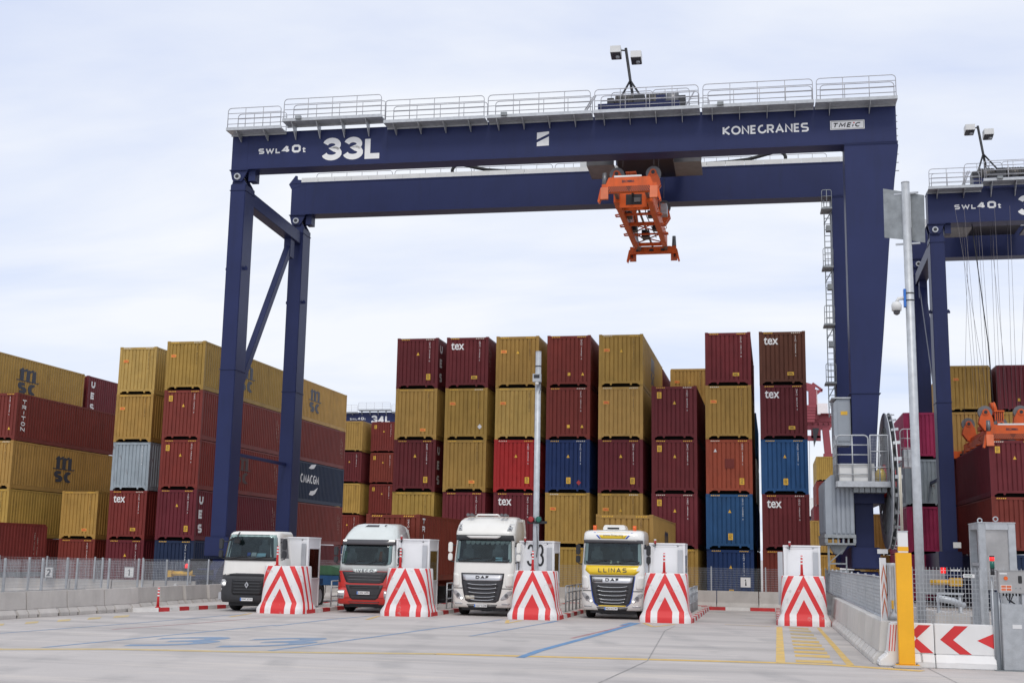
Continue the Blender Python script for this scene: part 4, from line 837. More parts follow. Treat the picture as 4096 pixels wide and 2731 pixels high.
# ------------------------------------------------------------------ spreaders
def spreader(loc, rz, label, group):
    t = thing('container_spreader', label, 'spreader', loc, rz, group); og = M['spreader']; dk = M['darkmetal']
    # origin: middle of the near end beam, at its underside; y runs to the far end
    for y0, s in ((0, 1), (12.15, -1)):
        eb = MB().prism([(-1.14, 0.02), (1.14, 0.02), (1.14, 0.36), (0.98, 0.74 if s > 0 else 0.42), (-0.98, 0.74 if s > 0 else 0.42), (-1.14, 0.36)], y0-0.14, y0+0.14).build('end_beam', og, t, bevel=0.015)
        if s > 0:
            MB().box(-0.72, 0.58, -0.12, 0.14, 0.745, 0.83).build('white_bar', M['lampwhite'], eb)
            for i in range(22):
                x = -1.1+i*0.103; sg = 1 if x < -0.02 else -1
                MB().add([(x-0.025, -0.146, 0.03), (x+0.025, -0.146, 0.03), (x+0.025+sg*0.16, -0.146, 0.30), (x-0.025+sg*0.16, -0.146, 0.30)], [(0, 1, 2, 3)]).build('stripe', M['black'], eb)
            text('lettering', 'BROMMA', (-0.34, -0.150, 0.46), (0.58, 0, 0), (0, 0, 0.13), M['logo_navy'], eb, 0.02)
        else:
            for x in (-0.85, -0.1, 0.55): MB().tube([(x-0.1, 11.98, 0.2), (x+0.12, 11.98, 0.2)], 0.07, 10).build('lightening_hole', dk, eb)
        for sx in (-1, 1):
            hb = MB().box(sx*1.20-0.10, sx*1.20+0.10, y0-0.15, y0+0.15, -0.02, 0.42).build('twistlock_housing', og, t)
            MB().cyl((sx*1.20, y0), 0.045, -0.18, -0.02, 'z', 10).build('twistlock', dk, hb)
            fl = MB().prism([(sx*1.30, 0.25), (sx*1.36, 0.25), (sx*1.50, -0.40), (sx*1.42, -0.46), (sx*1.30, -0.10)], y0-0.16, y0+0.16).build('flipper', og, t)
            fl2 = MB().prism([(-0.16*s, 0.25), (-0.22*s, 0.25), (-0.30*s, -0.34), (-0.18*s, -0.36)], sx*1.16-0.18, sx*1.16+0.18, 'x').build('flipper', M['spreader_pale'], t, loc=(0, y0, 0))
            if (s > 0 and sx < 0) or (s < 0 and sx > 0): MB().tube([(sx*1.18, y0-0.02, 0.35), (sx*1.18, y0-0.02, 1.0)], [0.13, 0.10], 12).build('actuator', M['midmetal'], t)
    for sx in (-1, 1):
        MB().box(sx*0.74-0.08, sx*0.74+0.08, 0.14, 12.0, 0.16, 0.44).build('telescopic_beam', M['midmetal'], t)
        bm_ = MB().box(sx*0.80-0.14, sx*0.80+0.14, 1.5, 10.4, -0.02, 0.66).build('main_beam', og, t, bevel=0.02)
        MB().box(min(sx*0.942, sx*0.952), max(sx*0.942, sx*0.952), 2.0, 10.0, 0.08, 0.58).build('side_panel', M['spreader_pale'], bm_)
        for yy in (4.2, 6.2, 8.0):
            MB().tube([(sx*0.93, yy-0.2, 0.1), (sx*1.16, yy-0.15, 0.08), (sx*1.16, yy+0.15, 0.08), (sx*0.93, yy+0.2, 0.1)], 0.04, 8).build('pad_eye', og, bm_)
        for yy in (3.0, 7.0): MB().tube([(sx*0.93, yy, 0.55), (sx*1.10, yy+0.1, 0.5), (sx*1.10, yy+0.9, 0.35), (sx*0.93, yy+1.0, 0.3)], 0.02, 6).build('guard_rail', og, bm_)
    for yy, z0, z1 in ((3.0, 0.0, 0.30), (4.3, 0.1, 0.22), (6.0, 0.02, 0.20), (8.2, 0.10, 0.18), (10.3, 0.02, 0.20)): MB().box(-0.64, 0.64, yy-0.05, yy+0.05, z0, z1).build('cross_member', og, t)
    fp = MB().box(-0.66, 0.66, 1.6, 1.66, -0.25, 0.75).build('bulkhead', og, t); MB().box(-0.35, 0.42, 1.585, 1.599, -0.12, 0.40).build('pump_recess', dk, fp); MB().box(0.05, 0.36, 1.54, 1.584, 0.0, 0.22).build('pump_motor', M['midmetal'], fp)
    MB().tube([(0.02, 1.594, 0.56), (0.10, 1.594, 0.58)], 0.07, 10).build('badge', M['logo_navy'], fp)
    MB().box(-0.05, 0.05, 0.2, 11.9, 0.34, 0.40).build('chain_guide', M['midmetal'], t)
    # head block with four sheaves
    hb = MB().box(-0.85, 0.85, 4.2, 5.6, 0.95, 1.22).build('head_block', og, t, bevel=0.02)
    for sx in (-1, 1):
        for yy in (2.6, 8.6):
            pr = [(sx*0.45, 0.70), (sx*0.98, 0.70), (sx*1.26, 1.12), (sx*1.20, 1.42), (sx*1.00, 1.82), (sx*0.76, 1.82), (sx*0.55, 1.40), (sx*0.50, 1.05)]
            for d_ in (-0.26, 0.12): MB().prism(pr, yy+d_, yy+d_+0.14).build('sheave_bracket', og, t)
            sh = MB().cyl((sx*0.90, 1.70), 0.37, yy-0.11, yy+0.11, 'y', 28).build('sheave', M['midmetal'], t)
            MB().cyl((sx*0.90, 1.70), 0.17, yy-0.30, yy-0.27, 'y', 16).build('hub_ring', og, sh); MB().cyl((sx*0.90, 1.70), 0.09, yy-0.33, yy-0.28, 'y', 14).build('axle', dk, sh)
        MB().box(sx*0.74-0.09, sx*0.74+0.09, 2.5, 8.8, 0.66, 0.86).build('head_frame', og, t)
    for k in range(5): MB().box(-0.42+k*0.10, -0.38+k*0.10, 2.4, 2.7, 1.25, 1.72).build('guide_bar', og, t)
    MB().box(-0.46, 0.06, 2.35, 2.75, 1.72, 1.80).build('guide_top', og, t)
    for sx in (-1, 1):
        for yy in (2.2, 4.6, 7.2): MB().box(sx*0.52-0.12, sx*0.52+0.12, yy, yy+0.5, 0.12, 0.42).build('valve_block', dk, t)
        MB().tube([(sx*0.3, 1.7, 0.3), (sx*0.42, 3.2, 0.12), (sx*0.3, 5.0, 0.28), (sx*0.45, 7.6, 0.10), (sx*0.4, 9.6, 0.3)], 0.025, 6).build('hydraulic_hose', dk, t)
        MB().bar((sx*0.64, 6.2, 0.2), (-sx*0.64, 8.0, 0.2), 0.05).build('lacing', og, t); MB().bar((sx*0.64, 8.6, 0.2), (-sx*0.64, 10.2, 0.2), 0.05).build('lacing', og, t)
    MB().box(-0.3, 0.1, 8.6, 9.3, 0.1, 0.5).build('motor_box', dk, t)
    MB().box(0.98, 1.3, 5.6, 6.3, 0.5, 1.05).build('control_box', M['galv'], t)
    return t
_c, _s = math.cos(0.0232), math.sin(0.0232)
_lx, _ly = 20.70, -1.35
sp1 = spreader((-27.1+_lx*_c-_ly*_s, 57.0+_lx*_s+_ly*_c, 19.33), 0.0232-R(1.2), 'orange spreader with empty grips hanging high from the 33L crane', 'orange container spreaders')
for k, (x, y) in enumerate(((-0.82, 3.0), (-0.6, 3.2), (0.82, 3.0), (1.0, 3.4), (-0.82, 8.9), (0.82, 8.9))): MB().tube([(x*1.1, y-0.3, 2.2), (x*1.1, y, 3.9)], 0.014, 5).build('hoist_rope', M['wire'], sp1)
sp2 = spreader((12.18, 67.55, 8.72), 0.0, 'orange spreader locked on top of the maroon container', 'orange container spreaders')
for k, (x0, x1, y) in enumerate([(-1.6+i*0.33, -1.95+i*0.36, 3.0+(i % 3)*2.4) for i in range(11)]+[(-0.9, -2.6, 3.0), (1.6, 2.6, 3.2), (-2.0, -0.7, 8.0), (2.2, 1.0, 8.0)]):
    MB().tube([(x0*0.6, y, 1.6), (x1*0.75+0.1, y+0.4, 13.4)], 0.009, 5).build('hoist_rope', M['wire'], sp2)
ch = MB().tube([(-0.15, 5.2, 2.2), (0.1, 5.2, 2.25)], 0.35, 14).build('cable_basket', M['spreader'], sp2, loc=(0, 0, 0)); 
for dx in (-0.25, 0.25): MB().bar((dx, 5.2, 0.9), (dx*0.4, 5.2, 2.2), 0.05).build('basket_leg', M['spreader'], sp2)
MB().tube([(-0.02, 5.2, 2.3), (-0.1, 5.4, 6), (-0.6, 5.8, 13)], 0.03, 6).build('control_cable', M['blackrub'], sp2)
ORDN = ['first', 'second', 'third', 'fourth', 'fifth', 'sixth', 'seventh', 'eighth', 'ninth', 'tenth', 'eleventh', 'twelfth', 'thirteenth', 'fourteenth', 'fifteenth', 'sixteenth']
# ------------------------------------------------------------------ truck gate: islands, chevron blocks, booths
ISL = [(-18.93, 46.15), (-14.05, 46.75), (-9.05, 47.0), (-4.05, 47.5), (1.06, 47.95)]
LANE_WORDS = ['beside the flat-roofed white truck', 'beside the red-nosed truck', 'below the grey signal pole', 'beside the yellow-banded truck', 'beside the empty lane']
def chevron_mat():
    m = bpy.data.materials.new('chevron_paint'); m.use_nodes = True; t = m.node_tree; N = t.nodes.new; L = t.links.new; b = t.nodes['Principled BSDF']; b.inputs['Roughness'].default_value = 0.55
    uv = N('ShaderNodeUVMap'); uv.uv_map = 'print'; sp = N('ShaderNodeSeparateXYZ'); L(uv.outputs[0], sp.inputs[0])
    def mt(op, a, c=None):
        n = N('ShaderNodeMath'); n.operation = op
        for i, v in enumerate((a, c)):
            if v is None: continue
            if isinstance(v, (int, float)): n.inputs[i].default_value = v
            else: L(v, n.inputs[i])
        return n.outputs[0]
    v = mt('ADD', mt('ABSOLUTE', sp.outputs[0]), mt('MULTIPLY', mt('SUBTRACT', mt('MAXIMUM', sp.outputs[1], 0.41), 0.41), 0.5))
    tc = N('ShaderNodeTexCoord'); oi = N('ShaderNodeObjectInfo'); of = N('ShaderNodeVectorMath'); of.operation = 'MULTIPLY_ADD'; L(oi.outputs['Random'], of.inputs[0]); of.inputs[1].default_value = (31, 17, 9); L(tc.outputs['Object'], of.inputs[2])
    ns = N('ShaderNodeTexNoise'); L(of.outputs[0], ns.inputs[0]); ns.inputs['Scale'].default_value = 14
    v = mt('ADD', v, mt('MULTIPLY', mt('SUBTRACT', ns.outputs[0], 0.5), 0.012))
    r = mt('LESS_THAN', v, 0.275)
    for a, c in ((0.52, 0.715), (1.04, 1.25), (1.50, 1.68), (1.95, 2.1)): r = mt('ADD', r, mt('MULTIPLY', mt('GREATER_THAN', v, a), mt('LESS_THAN', v, c)))
    mx = N('ShaderNodeMixRGB'); L(r, mx.inputs[0]); mx.inputs[1].default_value = (0.76, 0.75, 0.74, 1); mx.inputs[2].default_value = (0.66, 0.028, 0.03, 1)
    # scuffs low on the block
    n2 = N('ShaderNodeTexNoise'); L(of.outputs[0], n2.inputs[0]); n2.inputs['Scale'].default_value = 3.2; n2.inputs['Detail'].default_value = 7; n2.inputs['Roughness'].default_value = 0.7
    rg = N('ShaderNodeMapRange'); L(n2.outputs[0], rg.inputs[0]); rg.inputs[1].default_value = 0.57; rg.inputs[2].default_value = 0.70; rg.inputs[4].default_value = 0.7
    m3 = N('ShaderNodeMixRGB'); L(rg.outputs[0], m3.inputs[0]); L(mx.outputs[0], m3.inputs[1]); m3.inputs[2].default_value = (0.42, 0.36, 0.34, 1)
    L(m3.outputs[0], b.inputs['Base Color'])
    bp = N('ShaderNodeBump'); bp.inputs['Strength'].default_value = 0.12; bp.inputs['Distance'].default_value = 0.01; L(n2.outputs[0], bp.inputs['Height']); L(bp.outputs[0], b.inputs['Normal'])
    return m
def rounded_ring(hx, hy, r, n=5, nf=8):
    """closed plan outline starting at the middle of the front (-y) side; returns (x, y, arclength signed)"""
    pts = []
    def half(sg):
        o = []; s = 0
        for i in range(nf+1): o.append((sg*(hx-r)*i/nf, -hy))
        for i in range(1, n+1):
            a = math.pi/2*i/n; o.append((sg*(hx-r+r*math.sin(a)), -hy+r-r*math.cos(a)))
        for i in range(1, 5): o.append((sg*hx, -hy+r+(2*hy-2*r)*i/4))
        for i in range(1, n+1):
            a = math.pi/2*i/n; o.append((sg*(hx-r+r*math.cos(a)), hy-r+r*math.sin(a)))
        o.append((0, hy)); return o
    out_ = []
    for sg in (1, -1):
        o = half(sg); s = 0; q = []
        for i, p in enumerate(o):
            if i: s += math.hypot(p[0]-o[i-1][0], p[1]-o[i-1][1])
            q.append((p[0], p[1], sg*s))
        out_.append(q)
    return out_
def chevron_block_mesh():
    bm = bmesh.new(); uvl = bm.loops.layers.uv.new('print')
    lev = [(0.0, 0.985, 0.95), (0.17, 0.985, 0.95), (0.22, 0.965, 0.93), (0.40, 0.865, 0.83), (0.46, 0.85, 0.815), (1.0, 0.82, 0.785), (1.79, 0.79, 0.755), (1.82, 0.77, 0.735)]
    for hs in (0, 1):
        prev = None
        for z, hx, hy in lev:
            q = rounded_ring(hx, hy, 0.34)[hs]; ring = [(bm.verts.new((x, y, z)), s*0.98/1.0, z) for x, y, s in q]
            if prev:
                for i in range(len(ring)-1):
                    a, b_, c, d = prev[i], prev[i+1], ring[i+1], ring[i]
                    f = bm.faces.new([a[0], b_[0], c[0], d[0]] if hs == 0 else [d[0], c[0], b_[0], a[0]]); f.smooth = True
                    src = {a[0]: a, b_[0]: b_, c[0]: c, d[0]: d}
                    for lp in f.loops: e = src[lp.vert]; lp[uvl].uv = (e[1], e[2])
            prev = ring
        top = [p[0] for p in prev]
        f = bm.faces.new(top if hs == 0 else top[::-1])
        for lp in f.loops: lp[uvl].uv = (0.35, 0.0)
    bmesh.ops.remove_doubles(bm, verts=bm.verts, dist=0.0005)
    me = bpy.data.meshes.new('impact_block'); bm.to_mesh(me); bm.free(); me.set_sharp_from_angle(angle=R(38)); return me
CHEV = chevron_mat(); CB = chevron_block_mesh()
_post = {}
def delineator(x, y, z, label):
    t = thing('flexible_post', label, 'marker post', (x, y, z), 0, 'red flexible marker posts')
    MB().cyl((0, 0), 0.10, 0, 0.035, 'z', 14).build('base', M['redpaint'], t)
    MB().tube([(0, 0, 0.035), (0, 0, 0.42), (0.004, 0, 0.76)], [0.058, 0.042, 0.038], 12).build('shaft', M['redpaint'], t)
    for zz_ in (0.43, 0.55, 0.67): MB().tube([(0, 0, zz_), (0.001, 0, zz_+0.055)], 0.0445, 12).build('reflective_band', M['white'], t)
    return t
def kerb_row(parent, p0, p1, n, wd, h=0.15, start=0):
    """n painted kerb stones from p0 to p1 (x, y), the outer face towards the left of the direction"""
    p0 = Vector((*p0, 0)); p1 = Vector((*p1, 0)); d = (p1-p0)/n; u = d.normalized(); nrm = Vector((-u.y, u.x, 0))
    for i in range(n):
        a = p0+d*i+u*0.004; b = p0+d*(i+1)-u*0.004
        v = [a-nrm*wd/2, b-nrm*wd/2, b+nrm*wd/2, a+nrm*wd/2]
        lo = [(q.x, q.y, 0) for q in v]; hi = [(q.x+ (c_.x-q.x)*0.08, q.y+(c_.y-q.y)*0.08, h) for q, c_ in zip(v, [v[3], v[2], v[1], v[0]])]
        MB().add(lo+hi, [(3, 2, 1, 0), (4, 5, 6, 7), (0, 1, 5, 4), (1, 2, 6, 5), (2, 3, 7, 6), (3, 0, 4, 7)]).build('kerb_stone', M['kerbred'] if (i+start) % 2 == 0 else M['kerbwhite'], parent)
for k, (cx, cy) in enumerate(ISL):
    lw = LANE_WORDS[k]
    il = thing('traffic_island', f'red and white kerbed island {lw}', 'island', (cx, cy, 0), 0, 'kerbed islands of the truck gate')
    MB().box(-0.82, 0.82, 0.2, 14.2, 0.0, 0.135).build('slab', M['concrete'], il)
    kerb_row(il, (0.92, 0.6), (0.92, 14.4), 16, 0.2); kerb_row(il, (-0.92, 14.4), (-0.92, 0.6), 16, 0.2, start=1); kerb_row(il, (1.02, 14.5), (-1.02, 14.5), 3, 0.2)
    cb = obj('impact_block', CB, CHEV, loc=(cx, cy+0.95, 0)); tag(cb, f'red and white chevron concrete block {lw}', 'barrier block', 'chevron blocks at the lane heads')
    dx = -0.28 if k < 2 else -0.05; delineator(cx+dx, cy+0.45, 1.82, f'red banded flexible post on the chevron block {lw}')
    # booth
    bx, by = cx+(-0.32, -0.26, -0.20, -0.07, 0.0)[k], cy+2.05
    bt = thing('control_booth', f'white control booth {lw}', 'booth', (bx, by, 0.135), 0, 'white booths of the truck gate')
    hw, dp, hh = 0.70, 1.42, 2.84; bm_ = M['booth']
    # body with a window opening in the side towards the lane
    MB().box(-hw+0.02, hw-0.02, 0.03, 0.06, 0.05, hh-0.05).build('front_wall', bm_, bt); MB().box(-hw+0.02, hw-0.02, dp-0.06, dp-0.03, 0.05, hh-0.05).build('rear_wall', bm_, bt)
    MB().box(-hw+0.02, -hw+0.05, 0.06, dp-0.06, 0.05, hh-0.05).build('side_wall', bm_, bt)
    MB().box(hw-0.05, hw-0.02, 0.06, dp-0.06, 0.05, 1.15).build('side_wall', bm_, bt); MB().box(hw-0.05, hw-0.02, 0.06, dp-0.06, 2.42, hh-0.05).build('side_wall', bm_, bt)
    MB().box(-hw, hw, 0, dp, 0, 0.05).build('base', M['galvdark'], bt); MB().box(-hw-0.015, hw+0.015, -0.015, dp+0.015, hh-0.06, hh).build('roof', bm_, bt, bevel=0.01)
    for sx in (-1, 1):
        for yy in (0.0, dp-0.09): MB().box(min(sx*hw, sx*(hw-0.09)), max(sx*hw, sx*(hw-0.09)), yy, yy+0.09, 0.05, hh-0.06).build('corner_post', bm_, bt, bevel=0.008)
    fp = MB().box(-0.50, 0.40, 0.005, 0.03, 0.35, hh-0.14).build('front_panel', bm_, bt, bevel=0.006)
    for a in ((-0.54, -0.50), (0.40, 0.44)): MB().box(a[0], a[1], -0.008, 0.03, 0.30, hh-0.10).build('panel_frame', bm_, fp)
    MB().box(-0.54, 0.44, -0.008, 0.03, hh-0.14, hh-0.10).build('panel_frame', bm_, fp)
    for x0 in (-0.92, 0.42):
        MB().box(x0, x0+0.19, -0.05, -0.03, 0.55, hh-0.26).build('guard_strip', M['silver'], bt); MB().box(x0+0.07, x0+0.12, -0.03, 0.03, 0.6, hh-0.4).build('strip_bracket', M['galv'], bt)
    wf = MB().box(hw-0.03, hw+0.005, 0.09, 0.14, 1.15, 2.42).box(hw-0.03, hw+0.005, dp-0.14, dp-0.09, 1.15, 2.42).box(hw-0.03, hw+0.005, 0.14, dp-0.14, 1.15, 1.20).box(hw-0.03, hw+0.005, 0.14, dp-0.14, 2.37, 2.42).build('window_frame', bm_, bt)
    MB().box(hw-0.02, hw-0.012, 0.14, dp-0.14, 1.20, 2.37).build('window_pane', M['boothglass'], wf)
    MB().box(-0.45, 0.3, 0.3, 1.1, 0.8, 0.86).build('desk', M['trim'], bt); MB().box(-0.30, 0.1, 0.45, 0.8, 0.9, 1.5).build('terminal', M['redlens'], bt)
    bk = MB().bar((-0.46, -0.10, hh-0.16), (-0.46, 0.0, hh-0.02), 0.035).build('lamp_bracket', M['darkmetal'], bt)
    lp = MB().tube([(-0.46, -0.10, hh-0.04), (-0.46, -0.10, hh+0.09)], 0.045, 12).build('signal_lamp', M['redlens'], bt); MB().tube([(-0.46, -0.10, hh+0.09), (-0.46, -0.10, hh+0.14)], 0.045, 12).build('lamp_cap', M['lampwhite'], lp)
    if k == 2:
        for i, x in enumerate((-0.38, 0.0)): glyph_mb('3', x, 1.85, 0.30, 0.86, 0.08, PY(-0.012)).build('numeral', M['black'], bt)
    # pedestrian guard rail behind the booth
    for j, yy in enumerate((4.3, 7.2)):
        gr = thing('guard_rail', f"grey steel guard rail, {'first' if j == 0 else 'second'} panel behind the booth {lw}", 'railing', (cx+0.62, cy+yy, 0.135), 0, 'grey guard rails on the islands')
        for zz_ in (0.42, 0.78, 1.05): MB().tube([(0, 0, zz_), (0, 2.7, zz_)], 0.028, 8).build('rail', M['galv'], gr)
        for y_ in (0.0, 0.9, 1.8, 2.7): MB().tube([(0, y_, 0), (0, y_, 1.05)], 0.032, 8).build('post', M['galv'], gr)
# grey signal pole with a camera and a pair of lamps
t = thing('signal_pole', 'tall grey pole with red and green signal lamps beside the numbered booth', 'pole', (-9.15, 48.3, 0.135))
MB().tube([(0, 0, 0), (0, 0, 3.0), (0, 0, 10.35)], [0.125, 0.12, 0.115], 16).build('shaft', M['galv'], t); MB().box(-0.2, 0.2, -0.2, 0.2, 0, 0.02).build('base_plate', M['galv'], t)
MB().cyl((0, 0), 0.12, 10.35, 10.37, 'z', 16).build('cap', M['galv'], t)
for zz_ in (9.05, 9.25, 9.75): MB().tube([(0, 0, zz_), (0, 0, zz_+0.03)], 0.128, 16).build('clamp', M['darkmetal'], t)
cm_ = MB().box(-0.17, 0.16, -0.30, -0.12, 9.10, 9.42).build('camera_box', M['galv'], t); MB().box(-0.12, 0.11, -0.306, -0.30, 9.24, 9.38).build('lens_window', M['darkmetal'], cm_)
MB().tube([(0, -0.22, 9.08), (0, -0.22, 8.98)], [0.09, 0.06], 12).build('camera_dome', M['lampwhite'], cm_)
MB().tube([(0.1, -0.13, 9.1), (0.12, -0.14, 8.8), (0.06, -0.13, 8.65)], 0.012, 6).build('cable', M['darkmetal'], cm_)
hd = MB().box(-0.32, 0.46, -0.20, -0.13, 3.50, 3.60).build('lamp_bar', M['darkmetal'], t)
for x, mt_ in ((-0.16, 'redlens'), (0.14, 'greenlens')):
    ln = MB().tube([(x, -0.26, 3.66), (x, -0.14, 3.66)], [0.10, 0.13], 18).build('lamp_housing', M['darkmetal'], t); MB().tube([(x, -0.275, 3.66), (x, -0.262, 3.66)], [0.07, 0.12], 18).build('lens', M[mt_], ln)
MB().tube([(0.05, -0.12, 3.4), (0.1, -0.13, 2.6), (0.06, -0.12, 2.2)], 0.014, 6).build('cable', M['darkmetal'], t)
# kerb at the back of the empty lane and the concrete wall with fence behind the gate
bk = thing('back_kerb', 'red and white kerb closing the empty lane below the concrete wall', 'kerb', (-4.6, 60.7, 0))
kerb_row(bk, (6.9, 0.25), (0.0, 0.0), 6, 0.24)
for k in range(16):
    x0 = -27.0+k*2.02
    if x0 > 2.2: break
    wl = MB().prism([(0.0, 0.0), (0.62, 0.0), (0.62, 0.12), (0.44, 0.3), (0.38, 0.86), (0.24, 0.86), (0.18, 0.3), (0.0, 0.12)], 0, 1.98, 'x').build('concrete_barrier', M['concrete'], loc=(x0, 62.2, 0), bevel=0.012)
    tag(wl, f'{ORDN[k]} grey concrete barrier from the slim-leg end, in the row behind the truck lanes', 'barrier', 'concrete barriers behind the lanes')
def mesh_fence(name, label, p0, p1, z0, z1, post_every, pitch=(0.06, 0.12), wire=0.007, group='galvanised mesh fences', post_r=0.032, mat='galv', extra_top=0.08):
    """mesh fence from p0 to p1: posts as parts, the wires joined into one mesh"""
    a = Vector((*p0, 0)); b = Vector((*p1, 0)); d = b-a; Ln = d.length; u = d.normalized(); t = thing(name, label, 'fence', a, 0, group)
    n = max(1, int(round(Ln/post_every)))
    for i in range(n+1):
        p = u*(Ln*i/n); MB().box(p.x-post_r, p.x+post_r, p.y-post_r, p.y+post_r, z0-0.02, z1+extra_top).build('post', M[mat], t)
    mb = MB(); nw = int(Ln/pitch[0])
    for i in range(nw+1): p = u*(Ln*i/nw); mb.bar((p.x, p.y, z0), (p.x, p.y, z1), wire)
    nh = int((z1-z0)/pitch[1])
    for i in range(nh+1): z = z0+(z1-z0)*i/nh; mb.bar((0, 0, z), (u.x*Ln, u.y*Ln, z), wire)
    mb.build('wire_mesh', M[mat], t, kind='stuff'); return t
mesh_fence('mesh_fence', 'fine mesh fence on the concrete wall behind the lanes', (-26.6, 62.55), (2.2, 62.55), 0.86, 1.95, 2.6, (0.06, 0.1), 0.006, post_r=0.03)
def plate_sign(loc, txt, label, wd=0.5, hgt=0.5, rz=0.0):
    t = thing('number_sign', label, 'sign', loc, rz, 'white bay number signs'); MB().box(-wd/2, wd/2, -0.012, 0.012, -hgt/2, hgt/2).build('plate', M['whitepaint'], t)
    lettering(txt, -wd*(0.1 if txt == '1' else 0.24), wd*(0.1 if txt == '1' else 0.24), -hgt*0.36, hgt*0.36, 0.08*hgt/0.5, PY(-0.016), M['black'], t, 'numeral')
    fr = MB()
    for q in ((-wd/2, wd/2, hgt/2-0.02, hgt/2), (-wd/2, wd/2, -hgt/2, -hgt/2+0.02), (-wd/2, -wd/2+0.02, -hgt/2+0.02, hgt/2-0.02), (wd/2-0.02, wd/2, -hgt/2+0.02, hgt/2-0.02)): fr.box(q[0], q[1], -0.016, -0.013, q[2], q[3])
    fr.build('border', M['galvdark'], t); return t
q = on(*Cz(162, 645), 1, 62.45); plate_sign(q, '1', 'white sign with black 1 on the fence by the empty lane')
q = on(*Lz(418, 615), 1, 58.0); plate_sign(q, '2', 'white sign with black 2 on the outer fence', 0.45, 0.52)
q = on(*Lz(1105, 615), 1, 58.0); plate_sign(q, '1', 'white sign with a 1 behind the mesh of the outer fence', 0.52, 0.52)
# ------------------------------------------------------------------ outer barrier row at the slim-leg side
def jersey_mesh(Ln, H, foot, top, notch=True):
    mb = MB(); f2, t2 = foot/2, top/2
    prof = [(-f2, 0.0), (f2, 0.0), (f2, 0.13), (t2+0.07, 0.30), (t2, H), (-t2, H), (-t2-0.07, 0.30), (-f2, 0.13)]
    mb.prism(prof, 0.006, Ln-0.006, 'y'); return mb
def jersey(x, y, rz, label, group, mat, Ln=2.14, H=0.85, foot=0.62, top=0.24, z=0):
    t = thing('concrete_barrier', label, 'barrier', (x, y, z), rz, group)
    f2, t2 = foot/2, top/2
    MB().prism([(-t2-0.07, 0.28), (t2+0.07, 0.28), (t2, H), (-t2, H)], 0.006, Ln-0.006, 'y').build('wall', mat, t, bevel=0.012)
    # foot in three blocks with drain slots between them
    for a, b in ((0.006, 0.42), (0.56, 0.42+0.02+Ln*0.5), (0.58+Ln*0.5, Ln-0.006)):
        MB().prism([(-f2, 0.0), (f2, 0.0), (f2, 0.12), (t2+0.07, 0.279), (-t2-0.07, 0.279), (-f2, 0.12)], a, min(b, Ln-0.006), 'y').build('foot', mat, t, bevel=0.01)
    MB().prism([(-f2+0.06, 0.10), (f2-0.06, 0.10), (t2+0.05, 0.277), (-t2-0.05, 0.277)], 0.01, Ln-0.01, 'y').build('foot_web', mat, t)
    return t
bdir = math.atan2(0.108, 1.0)
for k in range(9):
    yy = 34.6+k*2.15; xx = -25.35+0.108*(yy-37.4)-0.05
    if k > 4: xx = -24.82+0.03*(yy-45.3)
    jersey(xx, yy, -bdir if k < 5 else 0.03, f'{ORDN[4-k]} slotted concrete barrier from the corner kerb, in the outer row' if k < 5 else f'{ORDN[k-5]} concrete barrier behind the corner kerb, running towards the crane', 'concrete barriers outside the lanes', M['concrete'], H=0.87)
t = mesh_fence('mesh_fence', 'tall mesh fence on posts behind the outer barrier row', (-25.75, 34.0), (-24.95, 46.2), 0.80, 1.92, 2.2, (0.06, 0.1), 0.006)
t = mesh_fence('mesh_fence', 'mesh fence running back from the outer corner towards the stacks', (-24.88, 46.45), (-25.4, 55.5), 0.80, 1.88, 2.3, (0.06, 0.1), 0.006)
t = mesh_fence('mesh_fence', 'second mesh fence set behind the first one outside the lanes', (-27.6, 35.0), (-27.0, 47.0), 0.80, 1.92, 2.2, (0.07, 0.12), 0.006)
t = mesh_fence('mesh_fence', 'farther mesh fence before the containers outside the slim legs', (-44.0, 57.0), (-29.2, 59.5), 0.72, 1.85, 2.6, (0.08, 0.12), 0.006)
for k in range(7):
    wl = MB().prism([(-0.3, 0.0), (0.3, 0.0), (0.3, 0.12), (0.14, 0.3), (0.1, 0.80), (-0.1, 0.80), (-0.14, 0.3), (-0.3, 0.12)], 0.005, 2.13, 'x').build('concrete_barrier', M['concrete'], loc=(-44.0+k*2.15, 57.2+k*0.36, 0), bevel=0.012); wl.rotation_euler = (0, 0, math.atan2(0.36, 2.15))
    tag(wl, f'{ORDN[6-k]} grey concrete barrier from the yellow feeler arm, under the farther outer fence', 'barrier', 'concrete barriers under the farther fence')
for k in range(5):
    wl = MB().prism([(-0.3, 0.0), (0.3, 0.0), (0.3, 0.12), (0.14, 0.3), (0.1, 0.80), (-0.1, 0.80), (-0.14, 0.3), (-0.3, 0.12)], 0.005, 2.13, 'y').build('concrete_barrier', M['concrete'], loc=(-27.55+k*0.107, 35.0+k*2.15, 0), bevel=0.012); wl.rotation_euler = (0, 0, -0.05)
    tag(wl, f'{ORDN[4-k]} grey concrete barrier from the crane end, under the second outer fence', 'barrier', 'concrete barriers under the second fence')
